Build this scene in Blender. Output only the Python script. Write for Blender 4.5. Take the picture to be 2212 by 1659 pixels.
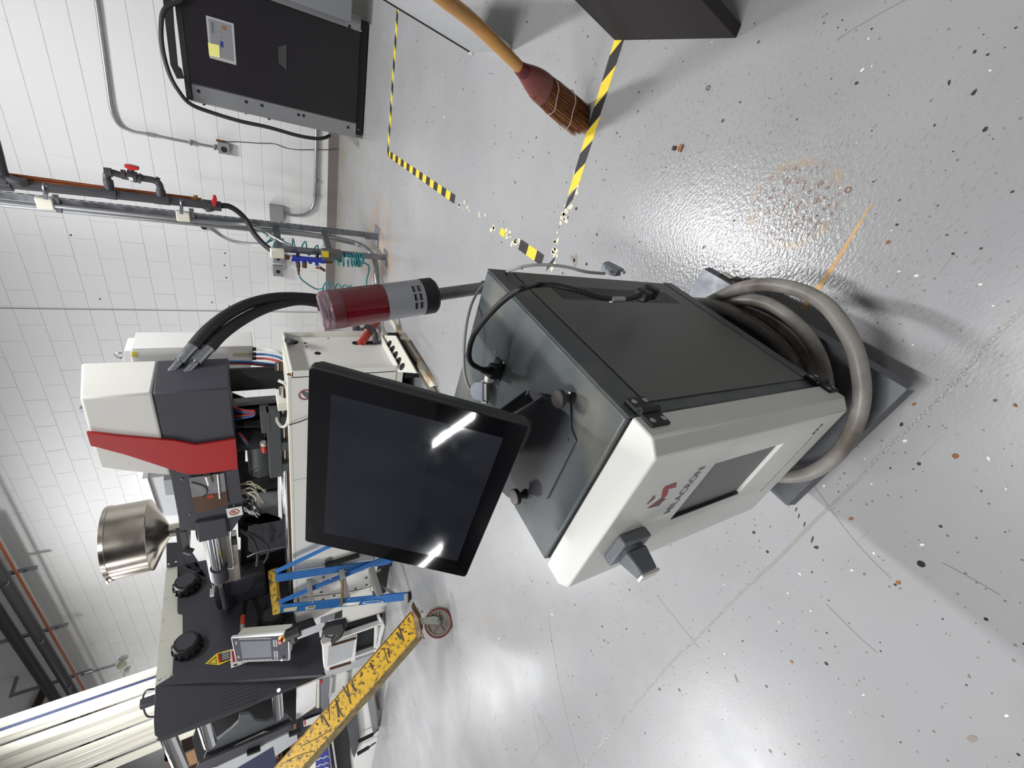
import bpy, bmesh, math, random
from mathutils import Vector, Matrix
PI = math.pi
scene = bpy.context.scene
for o in list(bpy.data.objects):
    bpy.data.objects.remove(o)
COL = scene.collection
V = Vector
# ---------------------------------------------------------------- camera (solved from the block courses of the wall)
F = 911.12136
CX, CY = 1106.0, 829.5
R0 = V((0.2406907933, -0.4782853095, -0.8445774711))
R1 = V((-0.8309050109, -0.5512822191, 0.0753974652))
R2 = V((-0.5016620425, 0.6836161771, -0.5300982150))
CAM = V((2.9124009, -6.1790859, 1.1711425))
cam_d = bpy.data.cameras.new('camera')
cam = bpy.data.objects.new('camera', cam_d)
COL.objects.link(cam)
cam_d.sensor_width = 36.0
cam_d.sensor_fit = 'HORIZONTAL'
cam_d.lens = F / 2212 * 36.0
cam_d.clip_start = 0.02
cam_d.clip_end = 100
m = Matrix(((R0.x, -R1.x, -R2.x, CAM.x), (R0.y, -R1.y, -R2.y, CAM.y), (R0.z, -R1.z, -R2.z, CAM.z), (0, 0, 0, 1)))
cam.matrix_world = m
scene.camera = cam
# ---------------------------------------------------------------- light of the hall: a grid of 4 ft fluorescent fixtures
scene.view_settings.view_transform = 'Standard'
scene.view_settings.look = 'None'
scene.view_settings.gamma = 1
scene.view_settings.use_curve_mapping = False
scene.view_settings.exposure = 0.0
w = bpy.data.worlds.new('hall_air'); scene.world = w; w.use_nodes = True
w.node_tree.nodes['Background'].inputs[0].default_value = (0.90, 0.95, 1.0, 1)
w.node_tree.nodes['Background'].inputs[1].default_value = 0.55
def strip_light(x, y, z, power):
    d = bpy.data.lights.new('fixture_tubes', 'AREA'); d.shape = 'RECTANGLE'; d.size = 0.22; d.size_y = 1.3
    d.energy = power; d.color = (0.985, 0.99, 1.0)
    o = bpy.data.objects.new('fixture_tubes', d); COL.objects.link(o); o.location = (x, y, z)
    return o
LIGHTS = [(2.35, -2.75, 4.3, 155), (2.35, -6.6, 4.3, 118), (-3.6, -2.6, 4.3, 170), (-3.6, -6.5, 4.3, 195), (-3.6, -10.8, 4.3, 190),
          (-9.4, -2.75, 4.3, 150), (-9.4, -6.8, 4.3, 170), (-9.4, -10.8, 4.3, 170)]
for l in LIGHTS: strip_light(*l)

# ---------------------------------------------------------------- pixel -> point on a real plane
def ray(x, y):
    return R0 * ((x - CX) / F) + R1 * ((y - CY) / F) + R2
def AZ(x, y, z=0.0):
    d = ray(x, y); return CAM + d * ((z - CAM.z) / d.z)
def AY(x, y, Y=0.0):
    d = ray(x, y); return CAM + d * ((Y - CAM.y) / d.y)
def AX(x, y, X=0.0):
    d = ray(x, y); return CAM + d * ((X - CAM.x) / d.x)
def AD(x, y, d):
    return CAM + ray(x, y) * d
def AN(x, y, n, O):
    d = ray(x, y); return CAM + d * ((O - CAM).dot(n) / d.dot(n))
def at(spec, x, y):
    k, v = spec[0], spec[1]
    if k == 'z': return AZ(x, y, v)
    if k == 'y': return AY(x, y, v)
    if k == 'x': return AX(x, y, v)
    if k == 'd': return AD(x, y, v)
    return AN(x, y, v, spec[2])
def pix(p):
    c = p - CAM; d = R2.dot(c)
    return CX + F * R0.dot(c) / d, CY + F * R1.dot(c) / d, d

# ---------------------------------------------------------------- materials
MATS = {}
def lin(c):
    return tuple((x / 12.92 if x <= 0.04045 else ((x + 0.055) / 1.055) ** 2.4) for x in c)
def mat(name, rgb, rough=0.5, metal=0.0, var=0.0, scale=6.0, bump=0.0, bscale=60.0, rvar=0.0, dirt=None, dscale=3.0, damt=0.3, trans=0.0, coat=0.0, emit=0.0, ior=1.45, stretch=None):
    """rgb in 0-255 sRGB; var = value mottling; dirt = second colour in noisy patches"""
    if name in MATS: return MATS[name]
    m = bpy.data.materials.new(name); m.use_nodes = True; nt = m.node_tree; N = nt.nodes; L = nt.links
    b = N['Principled BSDF']
    col = lin([c / 255 for c in rgb]) + (1,)
    b.inputs['Base Color'].default_value = col
    b.inputs['Roughness'].default_value = rough
    b.inputs['Metallic'].default_value = metal
    b.inputs['IOR'].default_value = ior
    b.inputs['Transmission Weight'].default_value = trans
    b.inputs['Coat Weight'].default_value = coat
    if emit:
        b.inputs['Emission Color'].default_value = col; b.inputs['Emission Strength'].default_value = emit
    if var or bump or rvar or dirt:
        tc = N.new('ShaderNodeTexCoord'); src = tc.outputs['Object']
        if stretch:
            mp = N.new('ShaderNodeMapping'); mp.inputs['Scale'].default_value = stretch; L.new(src, mp.inputs['Vector']); src = mp.outputs[0]
        def noise(s, det=5):
            n = N.new('ShaderNodeTexNoise'); n.inputs['Scale'].default_value = s; n.inputs['Detail'].default_value = det; L.new(src, n.inputs['Vector']); return n.outputs['Fac']
        cur = None
        if var:
            r = N.new('ShaderNodeMapRange'); r.inputs['From Min'].default_value = 0.3; r.inputs['From Max'].default_value = 0.7
            r.inputs['To Min'].default_value = 1 - var; r.inputs['To Max'].default_value = 1 + var * 0.6
            L.new(noise(scale), r.inputs['Value'])
            mx = N.new('ShaderNodeMix'); mx.data_type = 'RGBA'; mx.blend_type = 'MULTIPLY'; mx.inputs['Factor'].default_value = 1
            mx.inputs['A'].default_value = col; L.new(r.outputs[0], mx.inputs['B']); cur = mx.outputs['Result']
        if dirt:
            r = N.new('ShaderNodeValToRGB'); r.color_ramp.elements[0].position = 1 - damt - 0.12; r.color_ramp.elements[1].position = min(1, 1 - damt + 0.05)
            L.new(noise(dscale, 8), r.inputs[0])
            mx = N.new('ShaderNodeMix'); mx.data_type = 'RGBA'; L.new(r.outputs[0], mx.inputs['Factor'])
            if cur: L.new(cur, mx.inputs['A'])
            else: mx.inputs['A'].default_value = col
            mx.inputs['B'].default_value = lin([c / 255 for c in dirt]) + (1,); cur = mx.outputs['Result']
        if cur: L.new(cur, b.inputs['Base Color'])
        if rvar:
            r = N.new('ShaderNodeMapRange'); r.inputs['From Min'].default_value = 0.3; r.inputs['From Max'].default_value = 0.7
            r.inputs['To Min'].default_value = max(0.02, rough - rvar); r.inputs['To Max'].default_value = rough + rvar
            L.new(noise(scale * 1.7), r.inputs['Value']); L.new(r.outputs[0], b.inputs['Roughness'])
        if bump:
            bp = N.new('ShaderNodeBump'); bp.inputs['Strength'].default_value = bump; bp.inputs['Distance'].default_value = 0.002
            L.new(noise(bscale, 3), bp.inputs['Height']); L.new(bp.outputs[0], b.inputs['Normal'])
    MATS[name] = m
    return m

# ---------------------------------------------------------------- mesh builder (world coordinates)
def spline(pts, n=6):
    pts = [V(p) for p in pts]
    if len(pts) < 3: return pts
    P = [pts[0] * 2 - pts[1]] + pts + [pts[-1] * 2 - pts[-2]]
    out = []
    for i in range(1, len(P) - 2):
        a, b, c, d = P[i - 1], P[i], P[i + 1], P[i + 2]
        for k in range(n):
            t = k / n
            out.append(0.5 * ((2 * b) + (c - a) * t + (2 * a - 5 * b + 4 * c - d) * t * t + (3 * b - a - 3 * c + d) * t ** 3))
    out.append(pts[-1])
    return out
def frame(u):
    u = u.normalized()
    a = V((0, 0, 1)) if abs(u.z) < 0.9 else V((1, 0, 0))
    x = u.cross(a).normalized(); y = u.cross(x).normalized()
    return x, y
class MB:
    def __init__(s): s.v = []; s.f = []
    def add(s, vs, fs):
        k = len(s.v); s.v += [V(p) for p in vs]; s.f += [tuple(i + k for i in q) for q in fs]; return s
    def hexa(s, b, t):   # bottom 4 (ccw from above) and top 4
        return s.add(list(b) + list(t), [(3, 2, 1, 0), (4, 5, 6, 7), (0, 1, 5, 4), (1, 2, 6, 5), (2, 3, 7, 6), (3, 0, 4, 7)])
    def box(s, x0, x1, y0, y1, z0, z1, fn=None):
        fn = fn or (lambda x, y, z: V((x, y, z)))
        c = [(x0, y0), (x1, y0), (x1, y1), (x0, y1)]
        return s.hexa([fn(x, y, z0) for x, y in c], [fn(x, y, z1) for x, y in c])
    def obox(s, c, ax, ay, az, sx, sy, sz):   # centre, unit axes, full sizes
        c = V(c); ax = V(ax) * sx / 2; ay = V(ay) * sy / 2; az = V(az) * sz / 2
        q = [(-1, -1), (1, -1), (1, 1), (-1, 1)]
        return s.hexa([c + ax * i + ay * j - az for i, j in q], [c + ax * i + ay * j + az for i, j in q])
    def bar(s, a, b, wdt, h, up=(0, 0, 1)):
        a, b = V(a), V(b); u = (b - a); l = u.length; u.normalize()
        sd = u.cross(V(up)).normalized(); up = sd.cross(u)
        return s.obox((a + b) / 2, u, sd, up, l, wdt, h)
    def prism(s, pts, vec):
        pts = [V(p) for p in pts]; vec = V(vec); n = len(pts)
        nn = V((0, 0, 0))
        for i in range(n): nn += (pts[i] - pts[0]).cross(pts[(i + 1) % n] - pts[0])
        if nn.dot(vec) > 0: pts.reverse()
        return s.add(pts + [p + vec for p in pts], [tuple(range(n)), tuple(range(2 * n - 1, n - 1, -1))] + [((i + 1) % n, i, n + i, n + (i + 1) % n) for i in range(n)])
    def lathe(s, a, u, prof, n=20, cap=True):   # profile [(t, r)] along unit u from a
        a = V(a); u = V(u).normalized(); x, y = frame(u); k = len(prof)
        vs = [a + u * t + (x * math.cos(2 * PI * i / n) + y * math.sin(2 * PI * i / n)) * r for t, r in prof for i in range(n)]
        fs = [(j * n + i, (j + 1) * n + i, (j + 1) * n + (i + 1) % n, j * n + (i + 1) % n) for j in range(k - 1) for i in range(n)]
        if cap: fs += [tuple(range(n)), tuple(range(k * n - 1, (k - 1) * n - 1, -1))]
        return s.add(vs, fs)
    def cyl(s, a, b, r, n=16, r2=None):
        a, b = V(a), V(b); l = (b - a).length
        return s.lathe(a, b - a, [(0, r), (l, r if r2 is None else r2)], n)
    def tube(s, pts, r, n=8, sub=6):
        P = spline(pts, sub) if sub else [V(p) for p in pts]
        if len(P) < 2: return s
        x = None; k = len(P); vs = []
        for i, p in enumerate(P):
            u = (P[min(i + 1, k - 1)] - P[max(i - 1, 0)]).normalized()
            if x is None: x, y = frame(u)
            else:
                x = (x - u * x.dot(u)).normalized(); y = u.cross(x)
            y = u.cross(x)
            rr = r(i / (k - 1)) if callable(r) else r
            vs += [p + (x * math.cos(2 * PI * j / n) + y * math.sin(2 * PI * j / n)) * rr for j in range(n)]
        fs = [(j * n + i, j * n + (i + 1) % n, (j + 1) * n + (i + 1) % n, (j + 1) * n + i) for j in range(k - 1) for i in range(n)]
        fs += [tuple(range(n - 1, -1, -1)), tuple(range((k - 1) * n, k * n))]
        return s.add(vs, fs)
    def torus(s, c, u, R, r, n=24, m_=8):
        x, y = frame(V(u)); c = V(c)
        u = V(u).normalized(); vs = []
        for i in range(n):
            a = 2 * PI * i / n; d = x * math.cos(a) + y * math.sin(a)
            vs += [c + d * (R + r * math.cos(2 * PI * j / m_)) + u * r * math.sin(2 * PI * j / m_) for j in range(m_)]
        return s.add(vs, [(i * m_ + j, ((i + 1) % n) * m_ + j, ((i + 1) % n) * m_ + (j + 1) % m_, i * m_ + (j + 1) % m_) for i in range(n) for j in range(m_)])
    def ring(s, a, u, t, ro, ri, n=24):   # a short pipe: outer and inner radius
        return s.lathe(a, u, [(0, ri), (0, ro), (t, ro), (t, ri), (0, ri)], n, cap=False)
    def sphere(s, c, r, n=12, k=7):
        return s.lathe(V(c) - V((0, 0, r)), (0, 0, 1), [(r - r * math.cos(PI * i / k), max(1e-5, r * math.sin(PI * i / k))) for i in range(k + 1)], n)
    def ribbon(s, pts, wv, t):
        """flat strip along pts, half-width vector wv, thickness vector t"""
        for a, b in zip(pts[:-1], pts[1:]): s.prism([V(a) - wv, V(a) + wv, V(b) + wv, V(b) - wv], t)
        return s
    def build(s, name, mt, parent=None, bevel=0.0, smooth=True, ang=35, seg=2):
        me = bpy.data.meshes.new(name)
        if parent is not None: org = ORG[parent.name]
        else:
            lo = V([min(p[i] for p in s.v) for i in range(3)]); hi = V([max(p[i] for p in s.v) for i in range(3)])
            org = V(((lo.x + hi.x) / 2, (lo.y + hi.y) / 2, lo.z))
        me.from_pydata([p - org for p in s.v], [], s.f)
        bm = bmesh.new(); bm.from_mesh(me)
        bmesh.ops.recalc_face_normals(bm, faces=bm.faces)
        if smooth:
            for f in bm.faces: f.smooth = True
            ca = math.radians(ang)
            for e in bm.edges:
                if len(e.link_faces) == 2 and e.calc_face_angle(0) > ca: e.smooth = False
        bm.to_mesh(me); bm.free()
        o = bpy.data.objects.new(name, me); COL.objects.link(o)
        if mt is not None:
            for q in (mt if isinstance(mt, (list, tuple)) else [mt]): me.materials.append(q)
        if parent is not None: o.parent = parent
        else: o.location = org
        ORG[o.name] = org
        if bevel:
            b = o.modifiers.new('bevel', 'BEVEL'); b.width = bevel; b.segments = seg; b.limit_method = 'ANGLE'; b.angle_limit = math.radians(40); b.harden_normals = False
        return o
ORG = {}
def thing(name, loc, label, cat, group=None):
    o = bpy.data.objects.new(name, None); COL.objects.link(o); o.location = loc; o.empty_display_size = 0.1
    ORG[o.name] = V(loc); o['label'] = label; o['category'] = cat
    if group: o['group'] = group
    return o
def tag(o, label, cat, group=None):
    o['label'] = label; o['category'] = cat
    if group: o['group'] = group
    return o
def struct(o): o['kind'] = 'structure'; return o
def cut(o, cutter):
    """subtract a closed builder shape from an object's mesh for good"""
    par = o.parent
    c = cutter.build('cutter', None, None, smooth=False); c.location = c.location
    if par is not None:
        c.location = ORG[c.name]
    bpy.context.view_layer.update()
    md = o.modifiers.new('cut', 'BOOLEAN'); md.object = c; md.operation = 'DIFFERENCE'; md.solver = 'EXACT'
    bvs = [(b.width, b.segments) for b in o.modifiers if b.type == 'BEVEL']
    for b in list(o.modifiers):
        if b.type == 'BEVEL': o.modifiers.remove(b)
    dg = bpy.context.evaluated_depsgraph_get(); me = bpy.data.meshes.new_from_object(o.evaluated_get(dg))
    old = o.data; o.modifiers.clear(); o.data = me; me.name = old.name; bpy.data.meshes.remove(old)
    bpy.data.objects.remove(c)
    for wd, sg in bvs:
        b = o.modifiers.new('bevel', 'BEVEL'); b.width = wd; b.segments = sg; b.limit_method = 'ANGLE'; b.angle_limit = math.radians(40)
    return o
def text(name, s, org, xd, yd, h, mt, parent, xs=1.0, t=0.0004, bold=0.0, width=None, shear=0.0):
    """flat lettering as real thin geometry on a surface; xd, yd unit vectors, h letter height"""
    c = bpy.data.curves.new(name, 'FONT'); c.body = s; c.size = 1.0; c.extrude = 0.0; c.offset = bold; c.shear = shear; c.resolution_u = 3
    tmp = bpy.data.objects.new('tmp', c); COL.objects.link(tmp)
    dg = bpy.context.evaluated_depsgraph_get(); me = bpy.data.meshes.new_from_object(tmp.evaluated_get(dg))
    bpy.data.objects.remove(tmp)
    xd, yd, org = V(xd).normalized(), V(yd).normalized(), V(org); zd = xd.cross(yd)
    xmin = min(v.co.x for v in me.vertices); xmax = max(v.co.x for v in me.vertices)
    ymin = min(v.co.y for v in me.vertices); ymax = max(v.co.y for v in me.vertices)
    k = h / (ymax - ymin); kx = k * xs if width is None else width / (xmax - xmin)
    base = ORG[parent.name] if parent is not None else V((0, 0, 0))
    for v in me.vertices:
        v.co = org + xd * ((v.co.x - xmin) * kx) + yd * ((v.co.y - ymin) * k) + zd * t - base
    me.materials.clear(); me.materials.append(mt); me.name = name
    o = bpy.data.objects.new(name, me); COL.objects.link(o); ORG[o.name] = base
    if parent is not None: o.parent = parent
    return o
random.seed(7)
X_, Y_, Z_ = V((1, 0, 0)), V((0, 1, 0)), V((0, 0, 1))
# ================================================================ MATERIALS
M_block = mat('painted_block', (224, 224, 223), 0.55, var=0.03, scale=1.3, bump=0.25, bscale=45)
M_mortar = mat('painted_mortar', (206, 205, 203), 0.7)
M_caulk = mat('dark_joint_gap', (92, 90, 88), 0.8)
M_base = mat('rubber_base', (118, 112, 108), 0.6, var=0.08, scale=4)
M_white = mat('white_enamel', (222, 220, 213), 0.35, var=0.03, scale=3, dirt=(150, 140, 120), dscale=7, damt=0.17)
M_white2 = mat('clean_white_enamel', (232, 231, 228), 0.35, var=0.02)
M_cream = mat('cream_enamel', (219, 218, 205), 0.4, dirt=(150, 135, 105), dscale=9, damt=0.25)
M_char = mat('charcoal_sheet', (62, 62, 69), 0.5, var=0.1, scale=2, bump=0.08, bscale=200)
M_char2 = mat('dark_grey_casting', (72, 75, 78), 0.55, var=0.12, scale=6)
M_black = mat('black_plastic', (28, 28, 30), 0.55, bump=0.05, bscale=150)
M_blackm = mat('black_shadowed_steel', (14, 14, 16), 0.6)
M_rub = mat('black_rubber_hose', (38, 36, 38), 0.6, bump=0.1, bscale=90)
M_steel = mat('galvanised_steel', (150, 153, 158), 0.35, 0.85, var=0.12, scale=10, rvar=0.1)
M_emt = mat('conduit_zinc', (168, 170, 172), 0.32, 0.8, var=0.06, scale=8)
M_stain = mat('stainless_steel', (196, 188, 176), 0.22, 1.0, rvar=0.05, scale=5)
M_chrome = mat('chrome_rod', (225, 228, 232), 0.12, 1.0)
M_brass = mat('brass', (150, 110, 60), 0.35, 0.8)
M_bronze = mat('dull_bronze_fitting', (104, 76, 58), 0.45, 0.6)
M_copper = mat('aged_copper', (152, 88, 56), 0.4, 0.7, var=0.2, scale=8)
M_pvc = mat('dark_grey_pvc', (62, 60, 64), 0.45)
M_redv = mat('red_handle', (186, 40, 42), 0.4)
M_redm = mat('red_panel', (176, 36, 36), 0.45, var=0.04, scale=2)
M_blue = mat('blue_anodised', (48, 62, 170), 0.35)
M_teal = mat('teal_air_line', (40, 128, 134), 0.35)
M_boxg = mat('grey_cast_box', (134, 136, 138), 0.5, var=0.06, scale=20)
M_boxc = mat('cream_plastic', (226, 222, 206), 0.45)
M_ctrl = mat('controller_grey_paint', (74, 79, 81), 0.42, var=0.10, scale=4.5, bump=0.12, bscale=350, rvar=0.06, dirt=(112, 110, 100), dscale=6, damt=0.32)
M_ctrls = mat('controller_side_paint', (90, 91, 88), 0.45, var=0.05, scale=5, bump=0.12, bscale=350)
M_door = mat('controller_door_white', (214, 214, 208), 0.3, var=0.02, scale=6, bump=0.04, bscale=200)
M_pane = mat('window_backing', (122, 119, 121), 0.55, var=0.05, scale=9, dirt=(60, 58, 58), dscale=28, damt=0.22)
M_mon = mat('monitor_case', (52, 54, 55), 0.45, bump=0.06, bscale=250)
M_glass = mat('monitor_glass', (6, 6, 8), 0.035, coat=0.4)
M_lcd = mat('monitor_screen_off', (34, 36, 42), 0.05, var=0.25, scale=12, rvar=0.03)
M_brk = mat('bracket_powder_coat', (74, 75, 79), 0.42, bump=0.08, bscale=300)
M_knob = mat('knurled_knob', (70, 68, 68), 0.3, 0.4)
M_vga = mat('grey_plug_shell', (140, 144, 154), 0.45)
M_gcab = mat('grey_cable', (152, 152, 150), 0.45)
M_bigc = mat('heavy_grey_cable', (140, 136, 130), 0.42, var=0.12, scale=14, rvar=0.1, dirt=(92, 84, 76), dscale=9, damt=0.36)
M_plate = mat('cart_plate_steel', (98, 100, 104), 0.4, 0.6, var=0.12, scale=12, rvar=0.08)
M_green = mat('caster_green_grey', (126, 130, 116), 0.5, 0.2, var=0.1, scale=20)
M_wred = mat('caster_red_tread', (108, 40, 42), 0.5)
M_wgrey = mat('caster_wheel_iron', (134, 128, 118), 0.5, 0.3, var=0.12, scale=15)
M_text = mat('grey_print', (96, 97, 99), 0.5)
M_logo = mat('red_print', (150, 60, 64), 0.5)
M_logo2 = mat('maroon_print', (112, 62, 74), 0.5)
M_bred = mat('beacon_red_lens', (126, 14, 30), 0.16, coat=0.5, trans=0.25)
M_bclear = mat('beacon_clear_lens', (250, 244, 247), 0.03, trans=1.0)
M_bgrey = mat('beacon_grey_body', (158, 159, 164), 0.42, bump=0.05, bscale=300)
M_pole = mat('beacon_pole', (128, 129, 127), 0.4, 0.3)
M_wood = mat('varnished_broom_handle', (186, 136, 76), 0.35, var=0.12, scale=3, stretch=(30, 30, 1.5))
M_vinyl = mat('maroon_broom_cap', (122, 66, 60), 0.4, bump=0.3, bscale=160)
M_straw = mat('broom_corn', (152, 98, 58), 0.7, var=0.4, scale=60)
M_straw2 = mat('broom_corn_dark', (112, 68, 42), 0.75)
M_twine = mat('stitch_twine', (170, 150, 142), 0.8)
M_yel = mat('tape_yellow', (236, 208, 62), 0.45, var=0.05, scale=20)
M_blk = mat('tape_black', (48, 44, 46), 0.5)
M_res = mat('tape_residue', (222, 216, 188), 0.6)
M_paintc = mat('bare_concrete_chip', (142, 132, 124), 0.8)
M_dchip = mat('dark_debris', (52, 46, 42), 0.7)
M_bchip = mat('rusty_debris', (140, 92, 52), 0.7)
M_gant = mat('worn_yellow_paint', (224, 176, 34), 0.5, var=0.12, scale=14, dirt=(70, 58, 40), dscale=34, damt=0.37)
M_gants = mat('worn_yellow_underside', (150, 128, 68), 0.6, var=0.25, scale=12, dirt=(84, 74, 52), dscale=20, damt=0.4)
M_gblack = mat('exposed_dark_primer', (72, 60, 46), 0.6)
M_lblue = mat('ladder_blue_fibreglass', (44, 106, 172), 0.42, var=0.08, scale=6)
M_lyel = mat('ladder_yellow_cap', (214, 172, 44), 0.5, var=0.15, scale=20, dirt=(86, 72, 36), dscale=26, damt=0.42)
M_alu = mat('aluminium', (172, 170, 166), 0.4, 0.7, var=0.08, scale=10)
M_lab = mat('label_white', (226, 224, 216), 0.5)
M_labg = mat('label_tan', (196, 188, 160), 0.5)
M_hmi = mat('hmi_face', (70, 71, 78), 0.7)
M_hscr = mat('hmi_screen', (112, 114, 122), 0.6, var=0.06, scale=8)
M_key = mat('hmi_key', (196, 196, 198), 0.5)
M_est = mat('estop_red', (186, 60, 38), 0.4)
M_esy = mat('estop_yellow', (214, 182, 50), 0.4)
M_curt = mat('cream_strip_curtain', (246, 242, 226), 0.45, var=0.03, scale=1.5, stretch=(4, 4, 0.4))
M_cblue = mat('blue_header', (92, 118, 190), 0.5)
M_brown = mat('brown_carton', (118, 88, 62), 0.8, var=0.15, scale=3)
M_dwood = mat('dark_timber', (58, 44, 36), 0.8)
M_dbox = mat('dark_board', (40, 35, 37), 0.8)
M_pan = mat('pale_grey_panel', (182, 183, 185), 0.4, var=0.03)
M_chill = mat('chiller_black_door', (33, 30, 33), 0.32)
M_chf = mat('chiller_silver_frame', (150, 151, 153), 0.35, 0.55, var=0.04, scale=20)
M_chs = mat('chiller_panel_grey', (126, 127, 130), 0.45)
M_note = mat('sticky_note', (226, 222, 132), 0.7)
M_pore = mat('brown_tray_interior', (92, 62, 40), 0.5, var=0.3, scale=5)
M_cloud = mat('clear_film', (140, 138, 140), 0.15, var=0.15, scale=14)
M_rustc = mat('rust', (176, 112, 52), 0.8)
M_navy = mat('navy_panel', (48, 56, 84), 0.4)
M_navy2 = mat('blue_poster', (44, 56, 140), 0.45)
M_tcan = mat('teal_can', (44, 96, 124), 0.4)
M_hose = mat('red_hose', (172, 64, 56), 0.45)
M_hosb = mat('blue_hose', (50, 100, 150), 0.45)
M_clr = mat('translucent_hose', (206, 206, 196), 0.3)
M_warn = mat('warning_yellow', (226, 200, 50), 0.5)
M_wred = mat('caster_red_tread', (108, 40, 42), 0.5)

# ---------------------------------------------------------------- floor paint: glossy grey epoxy, worn, speckled, rust ring by the cart
def floor_material():
    m = bpy.data.materials.new('grey_epoxy_floor'); m.use_nodes = True; nt = m.node_tree; N = nt.nodes; L = nt.links
    b = N['Principled BSDF']; b.inputs['Specular IOR Level'].default_value = 0.36; tc = N.new('ShaderNodeNewGeometry'); P = tc.outputs['Position']
    def noise(s, det=6, src=P, rough=0.55):
        n = N.new('ShaderNodeTexNoise'); n.inputs['Scale'].default_value = s; n.inputs['Detail'].default_value = det; n.inputs['Roughness'].default_value = rough; L.new(src, n.inputs['Vector']); return n.outputs['Fac']
    def ramp(src, a, bb, va=0.0, vb=1.0):
        r = N.new('ShaderNodeMapRange'); r.clamp = True; r.inputs['From Min'].default_value = a; r.inputs['From Max'].default_value = bb; r.inputs['To Min'].default_value = va; r.inputs['To Max'].default_value = vb; L.new(src, r.inputs['Value']); return r.outputs[0]
    def mul(a, c):
        n = N.new('ShaderNodeMath'); n.operation = 'MULTIPLY'
        for i, q in enumerate((a, c)):
            if isinstance(q, (int, float)): n.inputs[i].default_value = q
            else: L.new(q, n.inputs[i])
        return n.outputs[0]
    def mathn(op, a, c=0.0):
        n = N.new('ShaderNodeMath'); n.operation = op
        for i, q in enumerate((a, c)):
            if isinstance(q, (int, float)): n.inputs[i].default_value = q
            else: L.new(q, n.inputs[i])
        return n.outputs[0]
    def mix(fac, a, c):
        n = N.new('ShaderNodeMix'); n.data_type = 'RGBA'
        if isinstance(fac, (int, float)): n.inputs['Factor'].default_value = fac
        else: L.new(fac, n.inputs['Factor'])
        for k, q in (('A', a), ('B', c)):
            if isinstance(q, tuple): n.inputs[k].default_value = lin([x / 255 for x in q]) + (1,)
            else: L.new(q, n.inputs[k])
        return n.outputs['Result']
    def stretched(rot, sc):
        mp = N.new('ShaderNodeMapping'); mp.inputs['Rotation'].default_value = (0, 0, rot); mp.inputs['Scale'].default_value = sc; L.new(P, mp.inputs['Vector']); return mp.outputs[0]
    def blob(x, y, rx, ry, wob=0.25):   # 1 inside an irregular ellipse, 0 outside; also the normalised radius
        mp = N.new('ShaderNodeMapping'); mp.vector_type = 'TEXTURE'; mp.inputs['Location'].default_value = (x, y, 0); mp.inputs['Scale'].default_value = (rx, ry, 1); L.new(P, mp.inputs['Vector'])
        ln = N.new('ShaderNodeVectorMath'); ln.operation = 'LENGTH'; L.new(mp.outputs[0], ln.inputs[0])
        return mathn('ADD', ln.outputs['Value'], mul(mathn('SUBTRACT', noise(9), 0.5), wob))
    base = mix(ramp(noise(0.9), 0.3, 0.7), (150, 150, 152), (163, 163, 163))
    base = mix(ramp(noise(5, 8), 0.45, 0.75, 0, 0.5), base, (152, 150, 147))
    # grimy band along the wall and round the machine foot
    sx = N.new('ShaderNodeSeparateXYZ'); L.new(P, sx.inputs[0])
    near = ramp(sx.outputs['Y'], -1.6, -0.1, 0, 1)
    base = mix(mul(near, ramp(noise(4, 8), 0.35, 0.6, 0.0, 0.7)), base, (156, 148, 130))
    base = mix(mul(ramp(blob(1.45, -2.05, 0.75, 0.7, .5), 1.0, 0.6), ramp(noise(11, 8), 0.45, 0.62, 0, 0.8)), base, (178, 140, 92))
    # scuffs
    for rot, sc, hi in ((0.5, (3, 60, 1), 0.66), (-0.7, (4, 80, 1), 0.68), (1.35, (2.5, 50, 1), 0.67)):
        s = ramp(noise(1.6, 4, stretched(rot, sc)), hi, hi + 0.05, 0, 0.5)
        base = mix(mul(s, ramp(noise(1.1, 3), 0.45, 0.6)), base, (132, 130, 128))
    # fine dark grit, denser near the rust ring
    def specks(scale, thr, col, dens):
        v = N.new('ShaderNodeTexVoronoi'); v.inputs['Scale'].default_value = scale; L.new(P, v.inputs['Vector'])
        c = N.new('ShaderNodeSeparateColor'); L.new(v.outputs['Color'], c.inputs[0])
        on = mathn('GREATER_THAN', c.outputs[0], dens)
        sz = ramp(c.outputs[1], 0, 1, thr * 0.4, thr)
        return mul(on, mathn('LESS_THAN', v.outputs['Distance'], sz))
    base = mix(specks(70, 0.2, 0, 0.72), base, (120, 114, 108))
    base = mix(specks(24, 0.13, 0, 0.74), base, (58, 54, 52))
    base = mix(specks(11, 0.085, 0, 0.8), base, (44, 38, 36))
    base = mix(specks(9, 0.06, 0, 0.86), base, (232, 231, 226))
    grit = ramp(blob(2.85, -5.35, 0.55, 0.75, .4), 1.0, 0.3)
    g2 = ramp(noise(70, 3, stretched(0.5, (1, 2.3, 1))), 0.60, 0.66)
    base = mix(mul(grit, mul(g2, 0.8)), base, (112, 100, 92))
    # rust ring left by a drum
    rr = blob(2.925, -5.553, 0.098, 0.105, .35)
    inside = ramp(rr, 1.05, 0.9)
    ring = mul(ramp(rr, 0.84, 0.96), ramp(rr, 1.14, 1.0))
    base = mix(mul(inside, ramp(noise(55, 4, stretched(0.4, (1, 2, 1))), 0.54, 0.60, 0, 0.85)), base, (118, 88, 66))
    base = mix(mul(ring, ramp(noise(22, 5), 0.45, 0.6, 0, 0.6)), base, (170, 144, 108))
    # broad soft patch, slightly darker, off to the right
    base = mix(ramp(blob(3.5, -5.3, 0.7, 1.1, .5), 1.1, 0.2, 0, 0.45), base, (150, 149, 147))
    L.new(base, b.inputs['Base Color'])
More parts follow.
